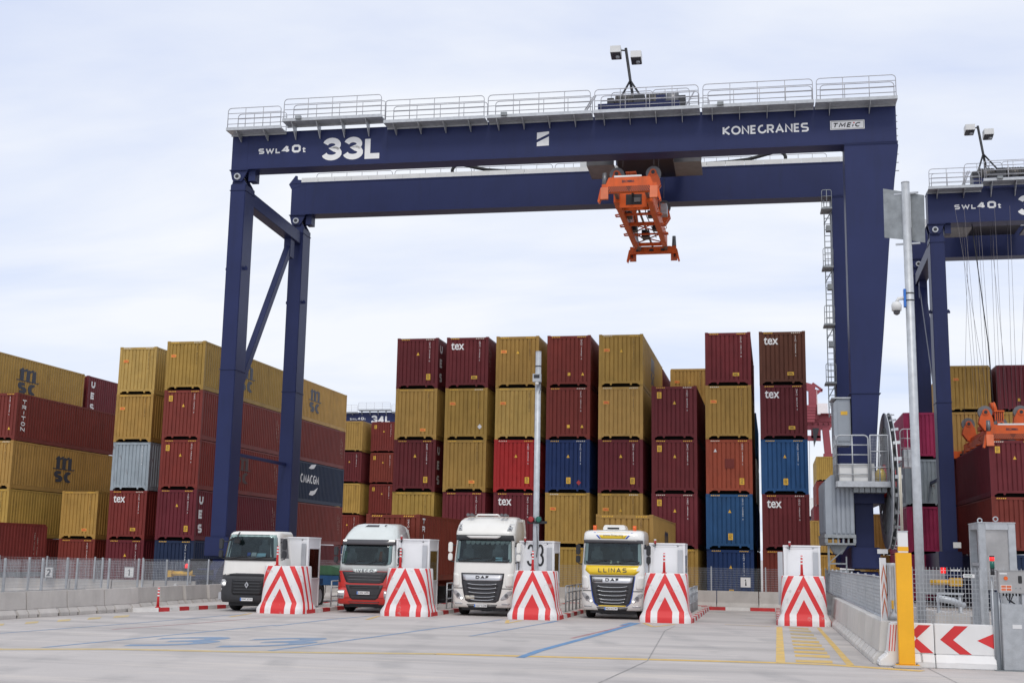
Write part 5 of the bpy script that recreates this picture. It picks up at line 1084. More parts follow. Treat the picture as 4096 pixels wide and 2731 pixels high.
# corner island with the low kerb
il = thing('corner_island', 'low concrete corner with red and white kerb before the outer barriers', 'island', (0, 0, 0))
c0 = on(*Lz(1130, 955), 2, 0); c1 = on(*Lz(1350, 952), 2, 0); c2 = on(*Lz(1920, 922), 2, 0)
MB().add([(c0.x-0.2, c0.y+0.05, 0.13), (c1.x-0.05, c1.y+0.08, 0.13), (c2.x-0.05, c2.y, 0.13), (c2.x-0.1, 56.0, 0.13), (-24.4, 56.0, 0.13), (-24.5, 45.5, 0.13), (c0.x-0.2, c0.y+0.05, 0.0), (c1.x-0.05, c1.y+0.08, 0.0), (c2.x-0.05, c2.y, 0.0), (c2.x-0.1, 56.0, 0.0)], [(0, 1, 2, 3, 4, 5), (6, 7, 1, 0), (7, 8, 2, 1), (8, 9, 3, 2)]).build('slab', M['concrete'], il)
kerb_row(il, (c1.x, c1.y), (c0.x, c0.y), 1, 0.16, 0.15, 1); kerb_row(il, (c2.x, c2.y), (c1.x, c1.y), 7, 0.16, 0.15); kerb_row(il, (c2.x-0.05, 56.0), (c2.x, c2.y), 8, 0.16, 0.15)
delineator(-23.56, 45.35, 0.14, 'red banded flexible post on the corner kerb by the outer barriers')
# flatbed trailer with a brown box behind the outer fence
q = on(*Lz(410, 205), 2, 3.62)
cb_ = container(q.x-CW, q.y-CL, 3.62-2.591, 'brick', 'brown container on a low trailer behind the outer fence', 'code', [('sidecode', 11.0, 0.6, 'cream'), ('smallmark', 20, 0, 'decal_y')][:1], group='containers on trailers', H=2.591, detail=1)
tr_ = thing('semi_trailer', 'low grey trailer carrying the brown container behind the outer fence', 'trailer', (q.x-CW/2, q.y-CL, 0), 0, 'container trailers')
MB().box(-1.15, 1.15, 0.1, CL-0.1, 0.80, 1.02).build('deck', M['galvdark'], tr_)
for y_ in (1.6, 2.9, CL-3.2, CL-1.9):
    for sx in (-1, 1):
        wl = wheel_mesh(0.42, 0.3).build('wheel', M['tyre'], tr_, loc=(sx*0.95, y_, 0.42)); MB().cyl((0, 0), 0.25, -0.12, 0.12, 'x', 16).build('rim', M['galv'], wl)
# ------------------------------------------------------------------ trucks
class Cab:
    """a lofted cab: sec rows are (z, front y, half width, corner radius); front faces -y"""
    def __init__(s, sec, back, bow=0.05): s.sec = sec; s.back = back; s.bow = bow
    def par(s, z):
        q = s.sec
        if z <= q[0][0]: return q[0][1:]
        for a, b in zip(q[:-1], q[1:]):
            if z <= b[0]:
                t = (z-a[0])/max(1e-6, b[0]-a[0]); return tuple(a[i]+(b[i]-a[i])*t for i in (1, 2, 3))
        return q[-1][1:]
    def y(s, x, z):
        yf, hw, r = s.par(z); ax = min(abs(x), hw); e = s.bow*(ax/hw)**2
        if ax > hw-r: d = ax-(hw-r); e += r-math.sqrt(max(0, r*r-d*d))
        return yf+e
    def ring(s, z, n=7, nf=6):
        yf, hw, r = s.par(z); pts = [(-hw, s.back)]
        def P(x): return (x, s.y(x, z))
        for k in range(n+1): a = math.pi/2*k/n; pts.append((-(hw-r)-r*math.cos(a), yf+r-r*math.sin(a)+s.bow*(((hw-r)+r*math.cos(a))/hw)**2))
        for k in range(1, nf): pts.append(P(-(hw-r)+2*(hw-r)*k/nf))
        for k in range(n+1): a = math.pi/2*(1-k/n); pts.append(((hw-r)+r*math.cos(a), yf+r-r*math.sin(a)+s.bow*(((hw-r)+r*math.cos(a))/hw)**2))
        pts.append((hw, s.back)); return pts
    def shell(s, z0, z1, grow=0.0):
        zs = [z0]+[q[0] for q in s.sec if z0 < q[0] < z1]+[z1]; mb = MB(); rs = []
        for z in zs:
            rg = s.ring(z); o = len(mb.v)
            mb.v += [(x*(1+grow), y-grow, z) for x, y in rg]; rs.append((o, len(rg)))
        for (a, n), (b, _) in zip(rs[:-1], rs[1:]):
            for i in range(n-1): mb.f.append((a+i, a+i+1, b+i+1, b+i)); mb.sm.append(True)
            mb.f.append((a+n-1, a, b, b+n-1)); mb.sm.append(False)
        a, n = rs[0]; mb.f.append(tuple(a+i for i in range(n-1, -1, -1))); mb.sm.append(False)
        a, n = rs[-1]; mb.f.append(tuple(a+i for i in range(n))); mb.sm.append(False)
        return mb
    def patch(s, rows, off=0.008, nx=12, th=0.03):
        """a sheet lying on the front: rows of (z, xl, xr), bottom to top"""
        fine = []
        for a, b in zip(rows[:-1], rows[1:]):
            k = max(1, int(abs(b[0]-a[0])/0.12))
            for i in range(k): t = i/k; fine.append(tuple(a[j]+(b[j]-a[j])*t for j in range(3)))
        fine.append(rows[-1]); mb = MB(); m = len(fine)
        for dp in (0, th):
            for z, xl, xr in fine:
                for i in range(nx+1): x = xl+(xr-xl)*i/nx; mb.v.append((x, s.y(x, z)-off+dp, z))
        W = nx+1; K = m*W
        for j in range(m-1):
            for i in range(nx): a = j*W+i; mb.f.append((a, a+1, a+W+1, a+W)); mb.sm.append(True)
        for j in range(m-1):
            for i in (0, nx): a = j*W+i; f = (a, a+W, a+W+K, a+K); mb.f.append(f if i == 0 else f[::-1]); mb.sm.append(False)
        for i in range(nx):
            a = i; mb.f.append((a+K, a+1+K, a+1, a)); mb.sm.append(False); a = (m-1)*W+i; mb.f.append((a, a+1, a+1+K, a+K)); mb.sm.append(False)
        return mb
def wheelset(t, r, xs, ys, dual=False):
    for y in ys:
        for x in xs:
            wl = wheel_mesh(r, 0.32 if not dual else 0.6).build('wheel', M['tyre'], t, loc=(x, y, r)); MB().cyl((0, 0), r*0.60, -0.13 if not dual else -0.28, 0.13 if not dual else 0.28, 'x', 20).build('rim', M['silver'], wl)
def plate(t, c, x0, x1, z0, z1, txt, y=None):
    xm = (x0+x1)/2; y = min(c.y(x0, z0), c.y(x1, z1), c.y(xm, z0))-0.05 if y is None else y
    p = MB().box(x0, x1, y-0.012, y, z0, z1).build('number_plate', M['white'], t); MB().box(x0+0.003, x0+0.05, y-0.0145, y-0.0125, z0+0.003, z1-0.003).build('blue_band', M['plateblue'], p)
    text('characters', txt, (x0+0.065, y-0.0145, z0+0.02), (x1-x0-0.085, 0, 0), (0, 0, z1-z0-0.04), M['black'], p, 0.01)
def windscreen(t, c, rows, items=()):
    inn = c.patch(rows, 0.006, 14, 0.004).build('cab_interior', M['interior'], t)
    for nm, r, mt_ in items: c.patch(r, 0.018, 4, 0.004).build(nm, M[mt_], inn)
    z0, z1 = rows[0][0], rows[-1][0]; x0, x1 = rows[0][1], rows[0][2]; hz = z1-z0
    c.patch([(z0+0.03, x0*0.93, x1*0.93), (z0+0.13, x0*0.95, x1*0.95)], 0.012, 12, 0.004).build('dashboard', M['trim2'], inn)
    for a in (-0.62, 0.58):
        c.patch([(z0+0.14, a-0.25, a+0.25), (z0+hz*0.58, a-0.22, a+0.22), (z0+hz*0.62, a-0.12, a+0.12), (z0+hz*0.82, a-0.11, a+0.11)], 0.010, 5, 0.003).build('seat', M['seat'], inn)
    c.patch([(z0+0.14, 0.36, 0.80), (z0+0.24, 0.40, 0.76)], 0.014, 5, 0.003).build('steering_wheel', M['black'], inn)
    g_ = c.patch(rows, 0.034, 14, 0.004).build('windscreen', M['glass'], t)
    for a, b in ((x0*0.78, x0*0.05), (x1*0.1, x1*0.85)):
        pts = [(a+(b-a)*k/5, c.y(a+(b-a)*k/5, z0+0.04+0.16*(k/5))-0.055, z0+0.04+0.13*(1-abs(k/5-0.75)*1.2)) for k in range(6)]
        MB().tube(pts, 0.012, 5).build('wiper', M['black'], g_)
    return g_
def mirror(t, x, y, z0, z1, mat, split=True, arm=True):
    s = 1 if x > 0 else -1
    parts = ((z0, z0+(z1-z0)*0.40), (z0+(z1-z0)*0.44, z1)) if split else ((z0, z1),)
    for a, b in parts: MB().prism([(x-0.085, a+0.04), (x-0.05, a), (x+0.05, a), (x+0.085, a+0.05), (x+0.085, b-0.06), (x+0.05, b), (x-0.05, b), (x-0.085, b-0.05)], y-0.06, y+0.06).build('mirror', mat, t, bevel=0.02)
    if arm:
        for z in (z0-0.02, z1-0.1): MB().tube([(x, y+0.05, z), (x-s*0.12, y+0.10, z-0.03), (x-s*0.28, y+0.25, z-0.02)], 0.022, 6).build('mirror_arm', M['trim'], t)
def side_windows(t, c, z0, z1, y0, y1):
    for s in (-1, 1):
        hw = c.par((z0+z1)/2)[1]+0.006; hw0 = c.par(z0)[1]+0.005; hw1 = c.par(z1)[1]+0.005
        v = [(s*hw0, y0, z0), (s*hw0, y1, z0), (s*hw1, y1, z1), (s*hw1, y0+0.12, z1)]
        MB().add(v+[(s*(abs(p[0])-0.03), p[1], p[2]) for p in v], [(0, 1, 2, 3) if s > 0 else (3, 2, 1, 0), (0, 4, 5, 1), (1, 5, 6, 2), (2, 6, 7, 3), (3, 7, 4, 0)]).build('side_window', M['trim2'], t)
def undercarriage(t, r=0.5, length=6.0):
    MB().box(-0.42, 0.42, 0.6, length, 0.62, 0.88).build('chassis', M['darkmetal'], t)
    MB().box(-0.9, 0.9, 0.35, 0.8, 0.22, 0.55).build('front_axle', M['darkmetal'], t)
    wheelset(t, r, (-1.03, 1.03), (1.40,)); wheelset(t, r, (-0.92, 0.92), (length-1.0,), True)
    for s in (-1, 1): MB().box(s*1.18-0.06, s*1.18+0.06, 2.2, 3.6, 0.45, 0.95).build('fuel_tank', M['trim'], t, bevel=0.03)
    MB().box(-0.5, 0.5, length-1.6, length-0.4, 0.9, 1.1).build('coupling_plate', M['darkmetal'], t)
# --- tall white truck with the scalloped curtain
def high_cab(loc, label, kind):
    t = thing('truck', label, 'truck', loc, 0, 'trucks waiting in the gate lanes')
    tall = kind == 'tall'; body = M['truckivory' if tall else 'truckwhite']
    base = [(0.30, 0.10, 1.20, 0.22), (0.42, 0.03, 1.24, 0.26), (0.60, 0.0, 1.25, 0.28), (1.10, 0.0, 1.25, 0.26), (1.66, 0.04, 1.25, 0.24), (2.10, 0.09, 1.24, 0.22), (2.95, 0.26, 1.20, 0.20)]
    roof = [(3.02, 0.20, 1.20, 0.24), (3.20, 0.14, 1.21, 0.28), (3.30, 0.18, 1.21, 0.28), (3.55, 0.36, 1.19, 0.32), (3.74, 0.60, 1.16, 0.36), (3.86, 0.88, 1.10, 0.42), (3.93, 1.25, 1.00, 0.45)] if tall else [(3.02, 0.22, 1.20, 0.24), (3.08, 0.19, 1.21, 0.26), (3.30, 0.24, 1.20, 0.30), (3.39, 0.34, 1.17, 0.36), (3.44, 0.56, 1.10, 0.42), (3.47, 1.0, 0.97, 0.45)]
    c = Cab(base+roof, 2.28, 0.06)
    c.shell(0.34, 3.93 if tall else 3.47).build('cab', body, t)
    # roof fairing sides behind
    if tall: MB().prism([(-1.16, 2.3), (1.16, 2.3), (1.2, 3.3), (1.14, 3.86), (-1.14, 3.86), (-1.2, 3.3)], 2.28, 2.75).build('rear_fairing', body, t)
    wr = [(2.10, -1.13, 1.13), (2.16, -1.15, 1.15), (2.9, -1.11, 1.11), (2.97, -1.09, 1.09)]
    items = [('paper', [(2.16, 0.5, 0.78), (2.30, 0.5, 0.78)], 'paper')] if tall else [('dash_item', [(2.14, -0.10, -0.02), (2.26, -0.10, -0.02)], 'cream'), ('dash_item', [(2.14, 0.18, 0.26), (2.24, 0.18, 0.26)], 'cream')]
    g_ = windscreen(t, c, wr, items)
    if tall:
        for k in range(9):
            a = -0.75+k*0.20; c.patch([(2.80-0.02*(k % 2), a+0.05, a+0.13), (2.86, a, a+0.19), (2.95, a-0.005, a+0.195)], 0.020, 3, 0.003).build('curtain_scallop', M['cloth'], t)
    c.patch([(2.96, -1.19, 1.19), (3.00, -1.19, 1.19), (3.17, -1.17, 1.17)] if tall else [(2.93, -1.18, 1.18), (3.06, -1.17, 1.17)], 0.055, 16, 0.06).build('sun_visor', M['trim'] if tall else M['trim2'], t)
    if tall:
        c.patch([(3.04, -0.55, 0.55), (3.08, -0.64, 0.64), (3.14, -0.72, 0.72)], 0.075, 10, 0.02).build('visor_blade', M['truckwhite'], t)
        for s in (-1, 1):
            ln = c.patch([(3.34, min(s*0.92, s*1.10), max(s*0.92, s*1.10)), (3.62, min(s*0.98, s*1.14), max(s*0.98, s*1.14))], 0.012, 5, 0.02).build('roof_lamp', M['glasslens'], t)
            for zz_ in (3.42, 3.53): MB().tube([(s*1.02, c.y(1.02, zz_)-0.016, zz_), (s*1.02, c.y(1.02, zz_)-0.03, zz_)], 0.04, 10).build('bulb', M['midmetal'], ln)
            for j in (0.0, 0.16): MB().tube([(s*(0.62+j), 0.55, 3.98), (s*(0.62+j), 0.85, 3.98), (s*(0.62+j), 1.15, 3.98)], [0.065, 0.04, 0.03], 12).build('air_horn', M['midmetal'], t)
        MB().tube([(-0.5, 0.8, 3.92), (-0.42, 0.8, 3.99), (0.42, 0.8, 3.99), (0.5, 0.8, 3.92)], 0.04, 8).build('lamp_bar', M['truckwhite'], t)
    else:
        c.patch([(3.11, -0.46, 0.46), (3.36, -0.66, 0.66)], 0.006, 10, 0.01).build('yellow_panel', M['truckyellow'], t)
        for s in (-1, 1):
            c.patch([(3.11, min(s*0.48, s*0.55), max(s*0.48, s*0.55)), (3.36, min(s*0.70, s*0.79), max(s*0.70, s*0.79))], 0.008, 3, 0.01).build('blue_stripe', M['truckblue'], t)
            bn = MB().tube([(s*0.80, 0.75, 3.42), (s*0.80, 0.75, 3.64)], 0.075, 12).build('beacon', M['amber'], t); MB().cyl((s*0.80, 0.75), 0.08, 3.38, 3.43, 'z', 12).build('beacon_base', M['black'], bn)
        y_ = c.y(0, 3.22)-0.02; text('lettering', 'www.llinas.org', (-0.40, y_-0.01, 3.18), (0.80, 0, 0), (0, 0.03, 0.11), M['trim2'], t, 0.0)
        ac = MB().prism([(-0.44, 3.42), (-0.46, 3.60), (-0.36, 3.66), (0.36, 3.66), (0.46, 3.60), (0.44, 3.42)], 0.6, 1.5).build('air_conditioner', M['truckwhite'], t, bevel=0.04); MB().box(-0.27, 0.20, 0.592, 0.60, 3.49, 3.56).build('vent', M['black'], ac)
    # bonnet panel above the grille
    if not tall:
        c.patch([(1.70, -0.88, 0.88), (1.85, -1.06, 1.06), (2.07, -1.20, 1.20)], 0.008, 14, 0.012).build('yellow_panel', M['truckyellow'], t)
        y_ = c.y(0, 1.9)-0.02; lettering('LLINAS', -0.56, 0.56, 1.80, 1.97, 0.032, lambda u, v, l: (u, c.y(u, v)-0.012-l, v), M['logo_navy'], t, gap=0.35)
    gr = c.patch([(0.54, -0.55, 0.55), (0.62, -0.68, 0.68), (0.9, -0.76, 0.76), (1.30, -0.84, 0.84), (1.68, -0.88, 0.88)], 0.012, 14, 0.03).build('grille', M['trim'], t)
    if not tall:
        for s in (-1, 1): c.patch([(0.50, min(s*0.5, s*0.60), max(s*0.5, s*0.60)), (0.62, min(s*0.68, s*0.73), max(s*0.68, s*0.73)), (0.9, min(s*0.76, s*0.80), max(s*0.76, s*0.80)), (1.68, min(s*0.88, s*0.91), max(s*0.88, s*0.91))], 0.010, 3, 0.02).build('blue_stripe', M['truckblue'], t)
    if not tall: c.patch([(0.485, -0.50, 0.50), (0.53, -0.56, 0.56)], 0.012, 10, 0.02).build('yellow_stripe', M['truckyellow'], t)
    bar_ = c.patch([(1.38, -0.66, 0.66), (1.42, -0.78, 0.78), (1.62, -0.81, 0.81)], 0.030, 12, 0.03).build('badge_bar', M['silver'], gr)
    y_ = c.y(0, 1.5)-0.036; lettering('DAF', -0.27, 0.27, 1.455, 1.575, 0.034, lambda u, v, l: (u, c.y(u, v)-0.036-l, v), M['black'], gr, gap=0.25)
    if not tall: c.patch([(1.42, -0.76, -0.38), (1.54, -0.77, -0.38)], 0.036, 4, 0.01).build('mesh_plate', M['midmetal'], gr)
    for zz_, w_ in ((1.22, 0.60), (1.06, 0.58), (0.90, 0.55), (0.74, 0.52), (0.62, 0.48)):
        pts = [(x*w_, c.y(x*w_, zz_)-0.03, zz_+0.05*abs(x)**3) for x in (-1, -0.92, -0.6, 0, 0.6, 0.92, 1)]
        sl = MB().tube(pts, 0.017, 6).build('grille_slat', M['chrome'], gr)
        c.patch([(zz_-0.055, -w_-0.04, w_+0.04), (zz_-0.02, -w_-0.04, w_+0.04)], 0.026, 10, 0.01).build('grille_slot', M['black'], gr)
    if tall: c.patch([(0.66, -0.66, -0.30), (0.80, -0.68, -0.30)], 0.036, 3, 0.01).build('blank_plate', M['cream'], gr)
    for s in (-1, 1):
        def mm(a, b): return min(s*a, s*b), max(s*a, s*b)
        c.patch([(1.07, *mm(0.80, 1.235)), (1.10, *mm(0.80, 1.235))], 0.008, 6, 0.012).build('panel_gap', M['black'], t)
        c.patch([(1.15, *mm(0.97, 1.20)), (1.22, *mm(0.93, 1.235)), (1.55, *mm(0.96, 1.235)), (1.66, *mm(1.05, 1.235))], 0.02, 6, 0.03).build('corner_deflector', body, t)
        hl = c.patch([(0.64, *mm(0.76, 0.84)), (0.70, *mm(0.76, 1.02)), (0.86, *mm(0.90, 1.16)), (0.97, *mm(1.02, 1.215)), (1.0, *mm(1.10, 1.22))], 0.012, 8, 0.03).build('headlight', M['glasslens'], t)
        MB().tube([(s*0.98, c.y(0.98, 0.82)-0.02, 0.82), (s*0.98, c.y(0.98, 0.82)-0.03, 0.82)], 0.07, 14).build('projector', M['midmetal'], hl)
        if not (tall and s > 0): MB().tube([(s*0.83, c.y(0.83, 0.69)-0.02, 0.69), (s*0.83, c.y(0.83, 0.69)-0.035, 0.69)], 0.045, 12).build('running_lamp', M['ledlit'], hl)
        c.patch([(0.46, *mm(0.80, 1.10)), (0.52, *mm(0.80, 1.12))], 0.012, 6, 0.02).build('fog_lamp', M['glasslens'], t)
        mirror(t, s*1.40, 0.30, 2.15, 2.88, body if tall else M['black'])
    c.patch([(0.33, -0.55, 0.55), (0.46, -0.62, 0.62)], 0.010, 10, 0.02).build('bumper_intake', M['trim'], t)
    plate(t, c, -0.30, 0.22, 0.36, 0.47, '5507 KZM' if tall else '9824 KCW')
    side_windows(t, c, 2.15, 2.90, 0.45, 1.35)
    MB().box(1.235, 1.262, 0.42, 1.50, 0.75, 2.12).build('door', body, t, bevel=0.01); MB().box(-1.262, -1.235, 0.42, 1.50, 0.75, 2.12).build('door', body, t, bevel=0.01)
    undercarriage(t, 0.5); return t, c
tall_truck, _ = high_cab((-11.34, 48.55, 0), 'tall ivory truck with roof lamps, air horns and scalloped curtain', 'tall')
ll_truck, _ = high_cab((-6.24, 49.15, 0), 'white truck with yellow lettered band and amber roof beacons', 'low')
# --- red-nosed truck
t = thing('truck', 'red-nosed truck with pale rounded roof and dark visor', 'truck', (-16.17, 48.35, 0), 0, 'trucks waiting in the gate lanes')
c = Cab([(0.30, 0.10, 1.16, 0.22), (0.40, 0.03, 1.20, 0.26), (0.60, 0.0, 1.21, 0.28), (1.05, 0.0, 1.20, 0.28), (1.65, 0.06, 1.19, 0.24), (1.95, 0.11, 1.17, 0.24), (2.75, 0.28, 1.12, 0.22), (2.92, 0.34, 1.12, 0.24), (2.98, 0.42, 1.13, 0.30), (3.2, 0.56, 1.06, 0.38), (3.42, 0.78, 0.96, 0.46), (3.54, 1.05, 0.86, 0.5), (3.585, 1.5, 0.78, 0.5)], 2.3, 0.06)
c.shell(0.34, 1.0).build('bumper', M['truckred'], t, bevel=0); c.shell(1.0, 1.66).build('lower_cab', M['truckred'], t); c.shell(1.66, 3.585).build('cab', M['truckpale'], t)
MB().prism([(-1.10, 2.9), (1.10, 2.9), (1.02, 3.3), (0.85, 3.54), (-0.85, 3.54), (-1.02, 3.3)], 2.3, 2.7).build('rear_fairing', M['truckpale'], t, bevel=0.05)
c.patch([(3.44, -0.32, 0.28), (3.53, -0.26, 0.24)], 0.012, 6, 0.02).build('roof_hatch', M['trim2'], t)
MB().tube([(0.52, 0.98, 3.42), (0.52, 0.90, 3.50), (0.60, 0.88, 3.52)], 0.025, 6).build('antenna', M['midmetal'], t)
windscreen(t, c, [(1.90, -0.85, 0.85), (1.95, -1.02, 1.02), (2.05, -1.06, 1.06), (2.72, -1.03, 1.03)], [('dash_item', [(1.98, -0.95, -0.85), (2.45, -0.95, -0.82)], 'green'), ('dash_item', [(2.05, 0.52, 0.68), (2.45, 0.56, 0.66)], 'brown')])
vs = c.patch([(2.71, -1.15, 1.15), (2.80, -1.16, 1.16), (2.92, -1.14, 1.14)], 0.085, 16, 0.1).build('sun_visor', M['trim2'], t)
for s in (-1, 1): c.patch([(2.85, min(s*0.9, s*1.10), max(s*0.9, s*1.10)), (2.90, min(s*0.9, s*1.10), max(s*0.9, s*1.10))], 0.10, 4, 0.02).build('marker_lamp', M['ledlit'], vs)
g1 = c.patch([(1.18, -0.62, 0.62), (1.22, -0.78, 0.78), (1.64, -0.98, 0.98)], 0.012, 14, 0.03).build('upper_grille', M['trim'], t)
for zz_ in (1.30, 1.42, 1.54): c.patch([(zz_, -0.72, 0.72), (zz_+0.025, -0.74, 0.74)], 0.022, 10, 0.01).build('grille_slat', M['midmetal'], g1)
c.patch([(1.60, -0.40, 0.40), (1.66, -0.52, 0.52), (1.74, -0.52, 0.52)], 0.02, 8, 0.02).build('badge_plinth', M['truckpale'], t)
lettering('IVECO', -0.36, 0.36, 1.61, 1.73, 0.03, lambda u, v, l: (u, c.y(u, v)-0.026-l, v), M['midmetal'], t, gap=0.3)
g2 = c.patch([(0.53, -0.48, 0.48), (0.62, -0.60, 0.60), (0.95, -0.74, 0.74), (1.12, -0.80, 0.80)], 0.012, 14, 0.03).build('lower_grille', M['trim'], t)
for zz_ in (0.70, 0.98, 1.05): c.patch([(zz_, -0.62, 0.62), (zz_+0.03, -0.63, 0.63)], 0.022, 10, 0.01).build('grille_slat', M['black'], g2)
c.patch([(0.33, -0.60, 0.60), (0.45, -0.66, 0.66)], 0.010, 10, 0.02).build('bumper_lip', M['trim'], t)
for s in (-1, 1):
    def mm(a, b): return min(s*a, s*b), max(s*a, s*b)
    hl = c.patch([(0.56, *mm(0.86, 1.17)), (0.72, *mm(0.83, 1.185)), (0.90, *mm(0.83, 1.185))], 0.014, 6, 0.03).build('headlight', M['glasslens'], t)
    c.patch([(0.80, *mm(0.87, 1.15)), (0.85, *mm(0.87, 1.15))], 0.02, 5, 0.01).build('running_lamp', M['ledlit'], hl)
    for j in range(3): MB().tube([(s*(0.92+j*0.1), c.y(0.92+j*0.1, 0.64)-0.018, 0.64), (s*(0.92+j*0.1), c.y(0.92+j*0.1, 0.64)-0.03, 0.64)], 0.042, 10).build('reflector', M['midmetal'], hl)
    c.patch([(1.22, *mm(1.02, 1.12)), (1.45, *mm(1.08, 1.185)), (1.60, *mm(1.10, 1.185))], 0.012, 4, 0.02).build('corner_intake', M['trim'], t)
    mirror(t, s*1.36, 0.35, 1.98, 2.62, M['trim'])
c.patch([(0.585, -0.8, 0.8), (0.6, -0.8, 0.8)], 0.004, 8, 0.004).build('seam', M['black'], t)
plate(t, c, -0.28, 0.26, 0.74, 0.86, '6494 HPR'); side_windows(t, c, 2.0, 2.70, 0.45, 1.35)
MB().box(1.17, 1.20, 0.42, 1.50, 1.70, 2.0).build('door', M['truckpale'], t); text('fleet_number', '12', (1.207, 0.5, 1.74), (0, 0.2, 0), (0, 0, 0.14), M['black'], t, 0.01)
undercarriage(t, 0.5)
# --- flat-roofed white truck with the dark lower front
t = thing('truck', 'flat-roofed white truck with charcoal lower front and diamond badge', 'truck', (-20.50, 46.75, 0), 0, 'trucks waiting in the gate lanes')
c = Cab([(0.34, 0.10, 1.20, 0.30), (0.48, 0.02, 1.25, 0.34), (0.70, 0.0, 1.26, 0.36), (1.25, 0.0, 1.25, 0.36), (1.45, 0.03, 1.23, 0.34), (2.0, 0.09, 1.20, 0.32), (2.98, 0.24, 1.02, 0.28), (3.06, 0.28, 1.00, 0.30), (3.13, 0.36, 0.96, 0.32), (3.17, 0.7, 0.90, 0.34)], 1.95, 0.08)
c.sec = [(z, y, hw if z < 2.5 else hw+0.05, r) for z, y, hw, r in c.sec]
c.shell(0.36, 1.42).build('lower_cab', M['trim'], t); c.shell(1.42, 3.17).build('cab', M['truckivory'], t)
c.patch([(1.40, -1.22, 1.22), (1.46, -1.0, 1.0), (1.50, -0.5, 0.5)], 0.006, 14, 0.02).build('bonnet_edge', M['trim'], t)
windscreen(t, c, [(2.0, -1.10, 1.10), (2.06, -1.14, 1.14), (2.9, -1.03, 1.03), (3.03, -0.98, 0.98)], [('paper', [(2.14, 0.28, 0.66), (2.30, 0.32, 0.68)], 'paper'), ('paper', [(2.16, 0.06, 0.28), (2.32, 0.08, 0.28)], 'decal_w'), ('paper', [(2.18, -0.12, 0.04), (2.32, -0.10, 0.04)], 'truckblue')])
c.patch([(2.0, -1.12, 1.12), (2.13, -1.14, 1.14)], 0.040, 14, 0.006).build('screen_border', M['black'], t)
g1 = c.patch([(0.66, -0.60, 0.60), (0.80, -0.66, 0.66), (1.26, -0.66, 0.66)], 0.012, 12, 0.03).build('grille', M['black'], t)
for zz_ in (0.72, 0.84, 0.96, 1.08, 1.19): c.patch([(zz_, -0.60, 0.60), (zz_+0.045, -0.60, 0.60)], 0.03, 10, 0.02).build('grille_slat', M['trim'], g1)
MB().prism([(0.0, 0.92), (0.085, 1.05), (0.0, 1.18), (-0.085, 1.05)], c.y(0, 1.05)-0.06, c.y(0, 1.05)-0.03).build('diamond_badge', M['silver'], t); MB().prism([(0.0, 0.99), (0.035, 1.05), (0.0, 1.11), (-0.035, 1.05)], c.y(0, 1.05)-0.064, c.y(0, 1.05)-0.058).build('badge_core', M['trim'], t)
for s in (-1, 1):
    def mm(a, b): return min(s*a, s*b), max(s*a, s*b)
    hl = c.patch([(0.98, *mm(1.0, 1.10)), (1.0, *mm(0.92, 1.2)), (1.16, *mm(0.9, 1.235)), (1.25, *mm(0.98, 1.235))], 0.014, 8, 0.03).build('headlight', M['glasslens'], t)
    for j, x_ in enumerate((1.0, 1.12)): MB().tube([(s*x_, c.y(x_, 1.09)-0.02, 1.09), (s*x_, c.y(x_, 1.09)-0.035, 1.09)], 0.06, 12).build('reflector', M['ledlit' if j == 0 and s < 0 else 'silver'], hl)
    MB().box(s*1.20-0.11, s*1.20+0.11, 0.22, 0.60, 0.44, 0.74).build('step', M['silver'], t, bevel=0.02)
    c.patch([(0.82, *mm(1.12, 1.2)), (0.90, *mm(1.12, 1.2))], 0.014, 3, 0.01).build('parking_lamp', M['glasslens'], t)
    mirror(t, s*1.36, 0.38, 2.10, 2.86, M['trim'])
MB().tube([(-0.52, 0.22, 3.10), (-0.5, 0.02, 3.0), (-0.5, -0.02, 2.85)], 0.03, 6).build('mirror_arm', M['black'], t); MB().prism([(-0.64, 2.68), (-0.38, 2.66), (-0.36, 2.80), (-0.48, 2.88), (-0.62, 2.84)], -0.06, 0.02).build('front_mirror', M['black'], t, bevel=0.02); MB().prism([(-0.86, 2.74), (-0.60, 2.88), (-0.62, 2.92), (-0.88, 2.80)], -0.04, 0.02).build('front_mirror', M['black'], t)
plate(t, c, -0.25, 0.28, 0.43, 0.55, '5047 JCW'); side_windows(t, c, 2.1, 2.9, 0.45, 1.3)
undercarriage(t, 0.5)
MB().box(-1.1, 1.1, 3.2, 5.6, 1.0, 1.25).build('rear_bed', M['blue'], t)
# containers on trailers behind two of the trucks
def trailer(X, Y, z, lab):
    t = thing('semi_trailer', lab, 'trailer', (X+CW/2, Y, 0), 0, 'container trailers')
    for s in (-1, 1): MB().box(s*0.5-0.09, s*0.5+0.09, 0.1, CL-0.1, z-0.28, z-0.005).build('chassis_beam', M['rust_red'], t)
    for y_ in (0.2, 6.0, CL-0.3): MB().box(-1.2, 1.2, y_-0.1, y_+0.1, z-0.2, z-0.006).build('bolster', M['rust_red'], t)
    for y_ in (CL-4.6, CL-3.3, CL-2.0):
        for s in (-1, 1):
            wl = wheel_mesh(0.5, 0.36).build('wheel', M['tyre'], t, loc=(s*0.98, y_, 0.5)); MB().cyl((0, 0), 0.3, -0.15, 0.15, 'x', 16).build('rim', M['silver'], wl)
    for s in (-1, 1): MB().box(s*0.6-0.07, s*0.6+0.07, 3.4, 3.55, 0.05, z-0.28).build('landing_leg', M['galvdark'], t)
    return t
q = on(*Az(1565, 125), 1, 52.0); zt = q.z-HC
container(q.x, 52.0, zt, 'rust_red', 'rusty red container on the trailer behind the red-nosed truck', 'code', [('triton', 0.45, 0.8, 'white')], group='containers on trailers'); trailer(q.x, 52.0, zt, 'rusty trailer under the container behind the red-nosed truck')
q = on(*Bz(1340, 108), 1, 52.6); zt = q.z-HC
